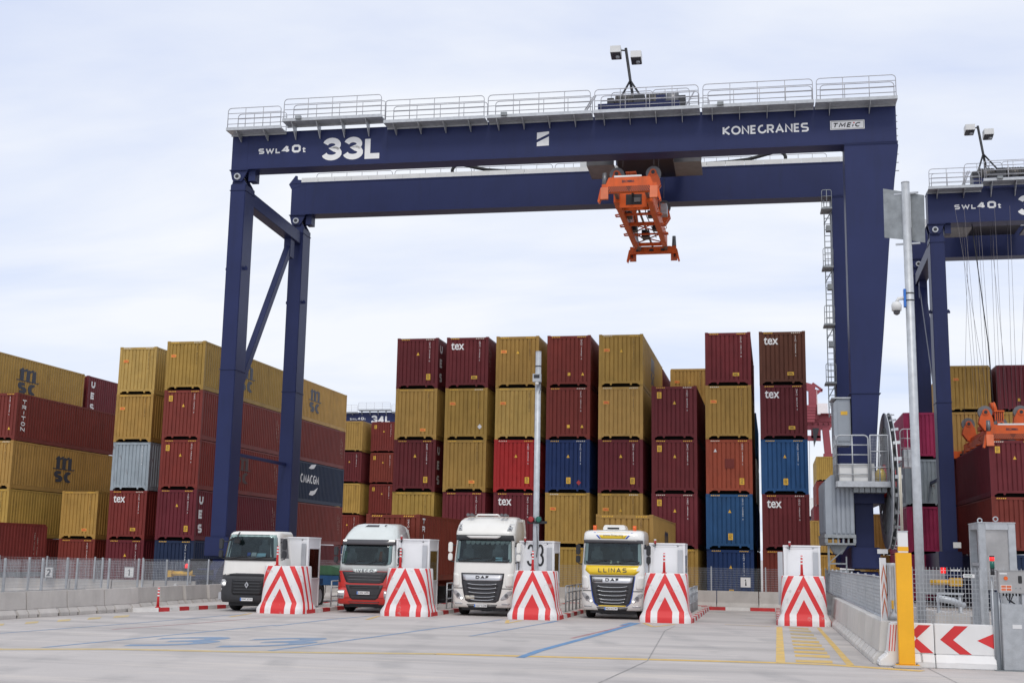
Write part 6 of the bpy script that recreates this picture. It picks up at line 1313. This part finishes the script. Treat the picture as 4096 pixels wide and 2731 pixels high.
container(q.x, 52.6, zt, 'yellow', 'mustard yellow container on the trailer behind the yellow-banded truck', 'codey', [('ship_logo', 5.6, 0.7, 'logo_navy')], group='containers on trailers'); trailer(q.x, 52.6, zt, 'rusty trailer under the yellow container behind the yellow-banded truck')
# green and blue bin lorry body glimpsed between the booths
t = thing('parked_lorry', 'blue lorry with a green sheeted body glimpsed past the first booth', 'lorry', (-20.9, 56.0, 0))
MB().box(-1.1, 1.1, 0, 4.0, 0.85, 1.30).build('bed', M['blue'], t, bevel=0.03); MB().prism([(-1.0, 1.30), (1.0, 1.30), (0.9, 1.62), (0.4, 1.75), (-0.4, 1.75), (-0.9, 1.62)], 0.2, 3.8).build('sheet', M['green'], t, bevel=0.04)
wheelset(t, 0.5, (-0.95, 0.95), (0.9, 2.3))
# ------------------------------------------------------------------ right-hand foreground
# long row of pale barriers along the lane edge
for k in range(9):
    yy = 31.5+k*2.15; xx = 2.62-0.0137*(yy-30.8)
    jersey(xx, yy, 0.0137, f'{ORDN[k]} pale concrete barrier from the striped corner, under the mesh fence', 'pale barriers beside the hatched lane', M['concrete_lt'], H=1.0, foot=0.66, top=0.26)
t = mesh_fence('mesh_fence', 'long sagging mesh fence on the pale barriers beside the hatched lane', (2.72, 33.2), (2.35, 60.5), 0.98, 1.98, 2.7, (0.06, 0.1), 0.007)
MB().tube([(0, 0, 0.99), (-0.08, 6, 1.0), (-0.37, 27.3, 0.97)], 0.05, 8).build('bottom_rail', M['galv'], t)
MB().tube([(0.0, -0.5, 2.0), (-0.05, 3, 2.02), (-0.2, 14, 1.98), (-0.37, 27.3, 1.96)], 0.022, 6).build('top_rail', M['galv'], t)
# white corner piece and two white barriers with red arrows
ck = thing('corner_barrier', 'white corner barrier with three thin red stripes', 'barrier', (2.36, 30.75, 0))
MB().prism([(0.0, 0), (0.73, 0), (0.73, 1.0), (0.30, 1.0), (0.20, 0.30), (0.0, 0.13)], 0.06, 0.72).build('wall', M['whitepaint'], ck, bevel=0.03)
for x in (0.30, 0.36, 0.42):
    MB().add([(x-0.08, 0.055, 0.36), (x-0.06, 0.055, 0.36), (x+0.0, 0.055, 0.96), (x-0.02, 0.055, 0.96)], [(0, 1, 2, 3)]).build('stripe', M['redpaint'], ck)
for k, (x0, x1) in enumerate(((3.10, 3.625), (3.635, 4.97))):
    bt = thing('arrow_barrier', 'white barrier with cut red arrow beside the yellow post' if k == 0 else 'white barrier with red arrows beside the grey column', 'barrier', (x0, 30.82, 0), 0, 'white arrow barriers')
    Ln = x1-x0-0.008
    MB().prism([(0.10, 0.31), (0.13, 1.0), (0.42, 1.0), (0.50, 0.31)], 0, Ln, 'x').build('wall', M['whitepaint'], bt, bevel=0.015)
    MB().prism([(0.0, 0.0), (0.0, 0.13), (0.10, 0.309), (0.50, 0.309), (0.6, 0.13), (0.6, 0.0)], 0, Ln, 'x').build('foot', M['whitepaint'], bt, bevel=0.015)
    for a in ((0.05, 0.25), (Ln-0.32, Ln-0.1)) if k == 0 else ((0.02, 0.22), (0.42, 0.86), (1.08, 1.3)):
        MB().prism([(-0.004, 0.13), (0.095, 0.30), (0.1, 0.309), (0.12, 0.309), (0.02, 0.13)], a[0], a[1], 'x').build('foot_pad', M['whitepaint'], bt)
    def wy(z): return 0.10+0.03*(z-0.31)/0.69-0.004
    def poly(pts): MB().add([(x-x0, wy(z), z) for x, z in pts], [tuple(range(len(pts)))]).build('arrow', M['redpaint'], bt)
    if k == 0: poly([(3.12, 0.80), (3.28, 0.965), (3.555, 0.965), (3.23, 0.66)]); poly([(3.12, 0.515), (3.23, 0.66), (3.595, 0.335), (3.31, 0.335)])
    else:
        poly([(3.75, 0.645), (4.08, 0.965), (4.38, 0.965), (4.04, 0.645)]); poly([(3.75, 0.645), (4.04, 0.645), (4.44, 0.325), (4.17, 0.325)])
        poly([(4.57, 0.645), (4.935, 0.81), (4.95, 0.46)])
# yellow bollard with white inner tube
t = thing('yellow_post', 'tall yellow steel post with white top before the white barriers', 'post', (2.96, 30.60, 0))
MB().box(-0.30, 0.32, -0.18, 0.2, 0.0, 0.07).build('plinth', M['concrete'], t, bevel=0.02); MB().box(-0.25, 0.27, -0.14, 0.16, 0.071, 0.085).build('base_plate', M['yellowpost'], t)
MB().box(-0.178, 0.178, -0.10, 0.10, 0.085, 2.62).build('sleeve', M['yellowpost'], t, bevel=0.012); MB().box(-0.112, 0.112, -0.075, 0.075, 2.62, 3.10).build('inner_tube', M['whitepaint'], t, bevel=0.008)
MB().box(-0.116, 0.116, -0.079, 0.079, 2.66, 2.76).build('yellow_band', M['yellowpost'], t); MB().box(-0.12, 0.12, -0.08, 0.08, 3.10, 3.13).build('cap', M['galv'], t)
for sx in (-1, 1): MB().cyl((sx*0.22, 0), 0.02, 0.085, 0.12, 'z', 8).build('anchor_bolt', M['galvdark'], t)
# chevron board edge-on behind the corner
t = thing('edge_board', 'narrow white board with faded red arrows standing on the corner barrier', 'sign board', (2.60, 31.9, 1.0), R(68))
MB().box(-0.22, 0.22, -0.012, 0.012, 0.0, 1.5).build('board', M['whitepaint'], t)
for z in (0.05, 0.45, 0.85): MB().add([(-0.2, -0.016, z), (0.0, -0.016, z+0.38), (0.2, -0.016, z), (0.2, -0.016, z+0.16), (0.0, -0.016, z+0.5), (-0.2, -0.016, z+0.16)], [(0, 1, 4, 5), (1, 2, 3, 4)]).build('arrow', M['spreader_pale'], t)
t = thing('roller_barrier', 'grey ribbed roller post beside the narrow white board', 'post', (2.84, 32.2, 1.0))
MB().tube([(0, 0, 0), (0, 0, 0.12), (0, 0, 0.2), (0, 0, 1.3), (0, 0, 1.38)], [0.16, 0.16, 0.12, 0.12, 0.15], 14).build('shaft', M['galv'], t)
for sx in (-0.06, 0.06): MB().box(sx-0.02, sx+0.02, -0.15, -0.11, 0.2, 1.3).build('rib', M['galv'], t)
MB().box(-0.05, 0.0, -0.17, -0.15, 0.28, 0.48).build('yellow_label', M['decal_y'], t)
# rigid mesh fence behind the arrow barriers
t = mesh_fence('rigid_fence', 'rigid mesh panel fence behind the white arrow barriers', (3.15, 33.0), (6.9, 33.0), 0.45, 2.22, 2.5, (0.083, 0.105), 0.011, extra_top=0.02)
mb = MB()
for i in range(46): x = 3.75*i/45; mb.bar((x, 0, 2.22), (x, 0.0, 2.30), 0.011)
mb.build('wire_tips', M['galv'], t, kind='stuff')
q = on(*Wz(805, 648), 1, 32.97); s_ = thing('fence_label', 'small white label on the rigid mesh fence', 'sign', q); MB().box(-0.135, 0.135, -0.006, 0.006, -0.045, 0.045).build('plate', M['whitepaint'], s_); text('lettering', 'RIVISA', (-0.10, -0.008, -0.005), (0.18, 0, 0), (0, 0, 0.032), M['greenlens'], s_, 0.01)
MB().box(-0.12, 0.08, -0.008, -0.0065, -0.03, -0.02).build('print_line', M['galvdark'], s_)
# lamp pole with blank sign backs and a camera
px, py = 3.80, 35.0
t = thing('lamp_pole', 'tall galvanised pole with blank sign backs and a dome camera', 'pole', (px, py, 0))
MB().tube([(0, 0, 0), (0, 0, 4), (0.0, 0, 12.9)], [0.125, 0.118, 0.112], 18).build('shaft', M['galv'], t)
MB().cyl((0, 0), 0.30, 0, 0.03, 'z', 18).build('base_plate', M['galv'], t); MB().cyl((0, 0), 0.116, 12.9, 12.93, 'z', 18).build('cap', M['galv'], t)
def signback(pts, nm='sign_back'):
    return MB().add([p for p in pts]+[(p[0], p[1]-0.02, p[2]) for p in pts], [(0, 1, 2, 3), (7, 6, 5, 4), (0, 4, 5, 1), (1, 5, 6, 2), (2, 6, 7, 3), (3, 7, 4, 0)]).build(nm, M['galvdark'], t)
def rel(x, y, Y): p = on(x, y, 1, Y); return (p.x-px, p.y-py, p.z)
R6x = lambda x, y: (3250+x*.4464, 700+y*.4464)
signback([rel(*R6x(632, 125), 35.25), rel(*R6x(812, 152), 35.05), rel(*R6x(822, 580), 35.05), rel(*R6x(645, 562), 35.25)])
signback([rel(*R6x(874, 165), 35.05), rel(*R6x(1000, 183), 34.85), rel(*R6x(1010, 608), 34.85), rel(*R6x(890, 590), 35.05)])
for z in (12.60, 11.15): MB().bar((-0.3, 0.14, z+0.02), (0.32, -0.12, z-0.02), 0.05).build('sign_bracket', M['galv'], t)
cz = rel(*R6x(780, 1200), 35.0)[2]
bk = MB().box(-0.16, -0.10, -0.08, 0.08, cz+0.05, cz+0.55).build('camera_bracket', M['plateblue'], t); MB().tube([(-0.14, -0.02, cz+0.30), (-0.30, -0.05, cz+0.28), (-0.36, -0.06, cz+0.16)], 0.05, 10).build('camera_arm', M['lampwhite'], bk)
dm = MB().tube([(-0.36, -0.06, cz+0.18), (-0.36, -0.06, cz+0.10), (-0.36, -0.06, cz-0.06)], [0.10, 0.14, 0.13], 16).build('camera_housing', M['lampwhite'], t); MB().tube([(-0.36, -0.06, cz-0.06), (-0.36, -0.06, cz-0.14), (-0.36, -0.06, cz-0.18)], [0.095, 0.085, 0.03], 16).build('camera_dome', M['trim2'], dm)
for z in (cz+0.42, cz+0.22): MB().tube([(0, 0, z), (0, 0, z+0.025)], 0.126, 18).build('strap', M['darkmetal'], t)
# galvanised portal frame with a stainless panel
t = thing('portal_frame', 'galvanised upright frame with stainless panel and lifting eyes', 'frame', (5.12, 33.7, 0))
for x in (0.0, 0.72):
    for y_ in (0.0, 1.4): MB().box(x, x+0.18, y_, y_+0.18, 0, 3.42).build('upright', M['galv'], t, bevel=0.012)
MB().box(0.18, 0.72, 0, 0.16, 3.26, 3.42).build('head_beam', M['galv'], t); MB().box(0.0, 0.18, 0.18, 1.4, 3.28, 3.42).build('head_beam', M['galv'], t); MB().box(0.72, 0.90, 0.18, 1.4, 3.28, 3.42).build('head_beam', M['galv'], t); MB().box(0.18, 0.72, 1.42, 1.58, 3.26, 3.42).build('head_beam', M['galv'], t)
MB().box(-0.01, 0.91, -0.01, 1.59, 3.421, 3.45).build('top_plate', M['galv'], t)
MB().box(0.18, 0.72, 0.05, 0.09, 1.75, 3.26).build('stainless_panel', M['stainless'], t)
MB().prism([(0.18, 3.28), (0.18, 2.7), (0.5, 3.28)], 0.05, 0.09, 'x').build('gusset', M['galv'], t); MB().box(0.02, 0.16, 0.18, 1.4, 2.35, 2.43).build('cross_rail', M['galv'], t)
for x, y_ in ((0.45, 0.1), (0.25, 1.3)):
    pts = [(x+0.055*math.cos(a), y_, 3.53+0.055*math.sin(a)) for a in [2*math.pi*i/14 for i in range(15)]]; MB().tube(pts, 0.018, 6).build('lifting_eye', M['galv'], t)
# control box, signal lamps and grey cabinet column
t = thing('control_station', 'stainless control box with orange button, label and two-colour lamp', 'control box', (4.98, 30.78, 0))
MB().box(0.09, 0.72, -0.02, 0.24, 1.74, 2.24).build('box', M['stainless'], t, bevel=0.012)
for x in (-0.035, 0.105): MB().tube([(x, 0.12, 0), (x, 0.12, 2.1)], 0.018, 8).build('conduit', M['galv'], t)
MB().box(0.07, 0.74, -0.03, 0.26, 2.245, 2.265).build('lid', M['stainless'], t)
MB().tube([(0.25, -0.025, 2.08), (0.25, -0.045, 2.08)], 0.045, 14).build('button', M['amber'], t); MB().box(0.52, 0.60, -0.035, -0.02, 1.97, 2.14).build('handle', M['black'], t, bevel=0.01)
lb = MB().box(0.13, 0.37, -0.026, -0.021, 1.79, 1.93).build('label_plate', M['decal_w'], t)
for i in range(2):
    for j in range(2): MB().box(0.142+i*0.116, 0.245+i*0.116, -0.028, -0.0265, 1.80+j*0.066, 1.852+j*0.066).build('label_cell', M['spreader_pale'], lb)
MB().box(0.12, 0.28, -0.026, -0.021, 2.17, 2.20).build('maker_strip', M['decal_w'], t)
for x in (0.46, 0.56): MB().tube([(x, -0.02, 1.86), (x, -0.035, 1.86)], 0.016, 10).build('key_switch', M['galvdark'], t)
for i in range(6): MB().tube([(0.2+i*0.07, 0.08, 1.74), (0.2+i*0.07, 0.08, 1.68)], 0.02, 8).build('cable_gland', M['darkmetal'], t)
for i in range(3): MB().tube([(0.25+i*0.08, 0.1, 1.70), (0.3+i*0.03, 0.1, 1.58), (0.45, 0.12, 1.50)], 0.012, 6).build('cable', M['darkmetal'], t)
lm = MB().tube([(-0.02, 0.05, 2.15), (-0.02, 0.05, 2.30)], 0.045, 12).build('lamp_stem', M['darkmetal'], t)
MB().tube([(-0.02, 0.05, 2.30), (-0.02, 0.05, 2.47)], 0.052, 14).build('green_lens', M['greenlens'], lm); MB().tube([(-0.02, 0.05, 2.47), (-0.02, 0.05, 2.56)], 0.052, 14).build('red_lens', M['redlit'], lm); MB().tube([(-0.02, 0.05, 2.56), (-0.02, 0.05, 2.59)], 0.055, 14).build('lamp_cap', M['darkmetal'], lm)
t = thing('cabinet_column', 'grey galvanised cabinet column under the control box', 'cabinet', (5.10, 30.72, 0))
MB().box(0.0, 0.46, 0.0, 0.30, 0.02, 1.50).build('front_sheet', M['galv'], t, bevel=0.01); MB().box(-0.14, 0.01, 0.24, 0.55, 0.0, 1.75).build('side_post', M['steelgrey'], t)
MB().box(0.47, 0.70, 0.08, 0.50, 0.0, 1.75).build('side_post', M['galv'], t); MB().box(0.22, 0.42, -0.008, 0.0, 0.95, 1.04).build('label', M['decal_w'], t); MB().box(-0.2, 0.8, -0.05, 0.6, 0.0, 0.019).build('base_plate', M['galvdark'], t)
# concrete plinth with a bracketed camera behind the mesh
t = thing('plinth', 'small concrete plinth with a bracketed tube behind the mesh panel', 'plinth', (4.5, 38.0, 0))
MB().box(0, 0.95, 0, 0.8, 0, 0.98).build('block', M['concrete'], t, bevel=0.03)
for x in (0.12, 0.72): MB().prism([(0.25, 0.985), (0.60, 0.985), (0.45, 1.55), (0.38, 1.55)], x, x+0.06, 'x').build('bracket', M['galv'], t)
MB().tube([(0.1, 0.1, 1.40), (0.55, 0.3, 1.32), (0.85, 0.4, 1.18)], 0.10, 12).build('tube', M['galv'], t); MB().box(0.1, 0.85, 0.3, 0.36, 1.5, 1.56).build('hood', M['galv'], t)
for k in range(4):
    wl = MB().prism([(-0.3, 0.0), (0.3, 0.0), (0.3, 0.12), (0.14, 0.3), (0.1, 0.80), (-0.1, 0.80), (-0.14, 0.3), (-0.3, 0.12)], 0.005, 2.13, 'y').build('concrete_barrier', M['concrete'], loc=(5.2+k*0.35, 46.0-k*2.15, 0), bevel=0.012); wl.rotation_euler = (0, 0, 0.16)
    tag(wl, f'{ORDN[3-k]} grey concrete barrier from the rigid mesh fence, beyond it', 'barrier', 'barriers beyond the mesh panel')
# dark bogie and beacon of the neighbouring crane glimpsed through the mesh
MB().tube([(-0.9, -1.7, 1.35), (0.5, -1.7, 1.38)], 0.14, 12).build('feeler_arm', M['decal_y'], nb); MB().box(0.1, 0.75, -1.9, -1.6, 1.18, 1.62).build('feeler_end', M['decal_y'], nb)
MB().tube([(-0.2, -1.8, 1.85), (-0.2, -1.8, 2.15)], 0.13, 12).build('beacon', M['redlit'], nb); MB().box(0.35, 0.75, -2.0, -1.9, 3.2, 3.5).build('marker_plate', M['lampwhite'], nb)
MB().box(-1.2, 0.0, -1.0, 0.5, 0.7, 2.0).build('hydraulic_box', M['steelgrey'], nb)

# ------------------------------------------------------------------ far background
for k, (x, y, Y, cl, nm) in enumerate(((3228, 2012, 190, 'white', 'topmost white'), (3228, 2040, 190, 'navy', 'under the white one'), (3228, 2070, 190, 'darkblue', 'third below the white one'), (3228, 2105, 190, 'white', 'fourth below the white one'),
                                       (3272, 1865, 150, 'yellow', 'topmost of the tall far stack'), (3272, 1950, 150, 'brick', 'second of the tall far stack'), (3262, 2040, 150, 'maroon', 'third of the tall far stack'), (3280, 2120, 150, 'red', 'fourth of the tall far stack'), (3270, 2190, 150, 'orange', 'fifth of the tall far stack'),
                                       (3250, 2095, 110, 'yellow', 'upper one beside the grey housing'), (3250, 2200, 110, 'yellow', 'lower one beside the grey housing'))):
    q = on(x, y, 1, Y)
    if q.z < 3: lv = 0
    else: lv = round((q.z-2.896)/HC)
    container(q.x-(0 if Y > 160 else 0.2), Y, max(0, lv)*HC, cl, f"far {CNAME[cl]} container, {nm}, beyond the last stack", '', None, group='far containers beyond the last stack', detail=1)
# ship-to-shore crane far off
Yq = 420.0
def P_(x, y): 
    p = on(3150+x*300/574, 1480+y*820/1568, 1, Yq); return p
o = P_(230, 1000); t = thing('quay_crane', 'distant red and white quay crane beyond the last stack', 'crane', (o.x, Yq, 0))
def fr(x, y): p = P_(x, y); return (p.x-o.x, 0, p.z)
def seg(nm, a, b, wd, mat, dy=0.0): A = fr(*a); B_ = fr(*b); MB().bar((A[0], dy, A[2]), (B_[0], dy, B_[2]), wd).build(nm, M[mat], t)
seg('mast_leg', (192, 270), (190, 150), 2.6, 'stsred'); seg('mast_leg', (222, 360), (205, 150), 1.6, 'stswhite'); seg('mast_head', (120, 120), (210, 145), 2.4, 'stsred'); seg('mast_arm', (190, 100), (268, 155), 0.7, 'stsred'); seg('mast_arm', (215, 160), (268, 158), 0.7, 'stsred'); seg('stay', (215, 190), (250, 160), 0.6, 'stsred')
seg('tower', (190, 270), (195, 380), 3.6, 'stsred')
for k in range(6): seg('platform', (140, 285+k*22), (215-k*2, 285+k*22), 0.8, 'stsred', -3)
a = fr(225, 265); b = fr(305, 345); MB().box(a[0], b[0], -4, 8, b[2], a[2]).build('machine_house', M['stswhite'], t)
seg('boom', (100, 372), (345, 372), 2.0, 'stsred'); seg('boom', (130, 405), (345, 405), 0.9, 'stsred', 3); seg('boom_chord', (110, 440), (330, 440), 1.4, 'stsred'); seg('trolley_frame', (150, 520), (255, 522), 1.6, 'stsred')
for k in range(5): seg('boom_lattice', (160+k*40, 378), (180+k*40, 436), 1.2, 'stsred'); 
for k in range(4): seg('boom_lattice', (190+k*40, 378), (170+k*40, 436), 1.0, 'stsred')
for x in (200, 235): seg('hanger', (x, 440), (x, 520), 1.6, 'stsred')
MB().prism([(fr(190, 450)[0], fr(190, 450)[2]), (fr(240, 450)[0], fr(240, 450)[2]), (fr(205, 585)[0], fr(205, 585)[2])], -3, 3).build('operator_cab', M['darkmetal'], t)
seg('back_leg', (290, 440), (310, 640), 2.2, 'stsred'); seg('rope', (168, 520), (172, 1000), 0.12, 'wire')
A = fr(250, 340); MB().box(A[0], fr(330, 340)[0], -4, 4, A[2]-0.3, A[2]).build('walkway', M['stsred'], t)
A = fr(310, 640); MB().box(A[0]-1.5, A[0]+1.5, -1.5, 1.5, 0, A[2]).build('back_leg', M['stsred'], t)
print('objects', len(bpy.data.objects), 'tris', sum(len(o.data.polygons)*2 for o in bpy.data.objects if o.type == 'MESH'))
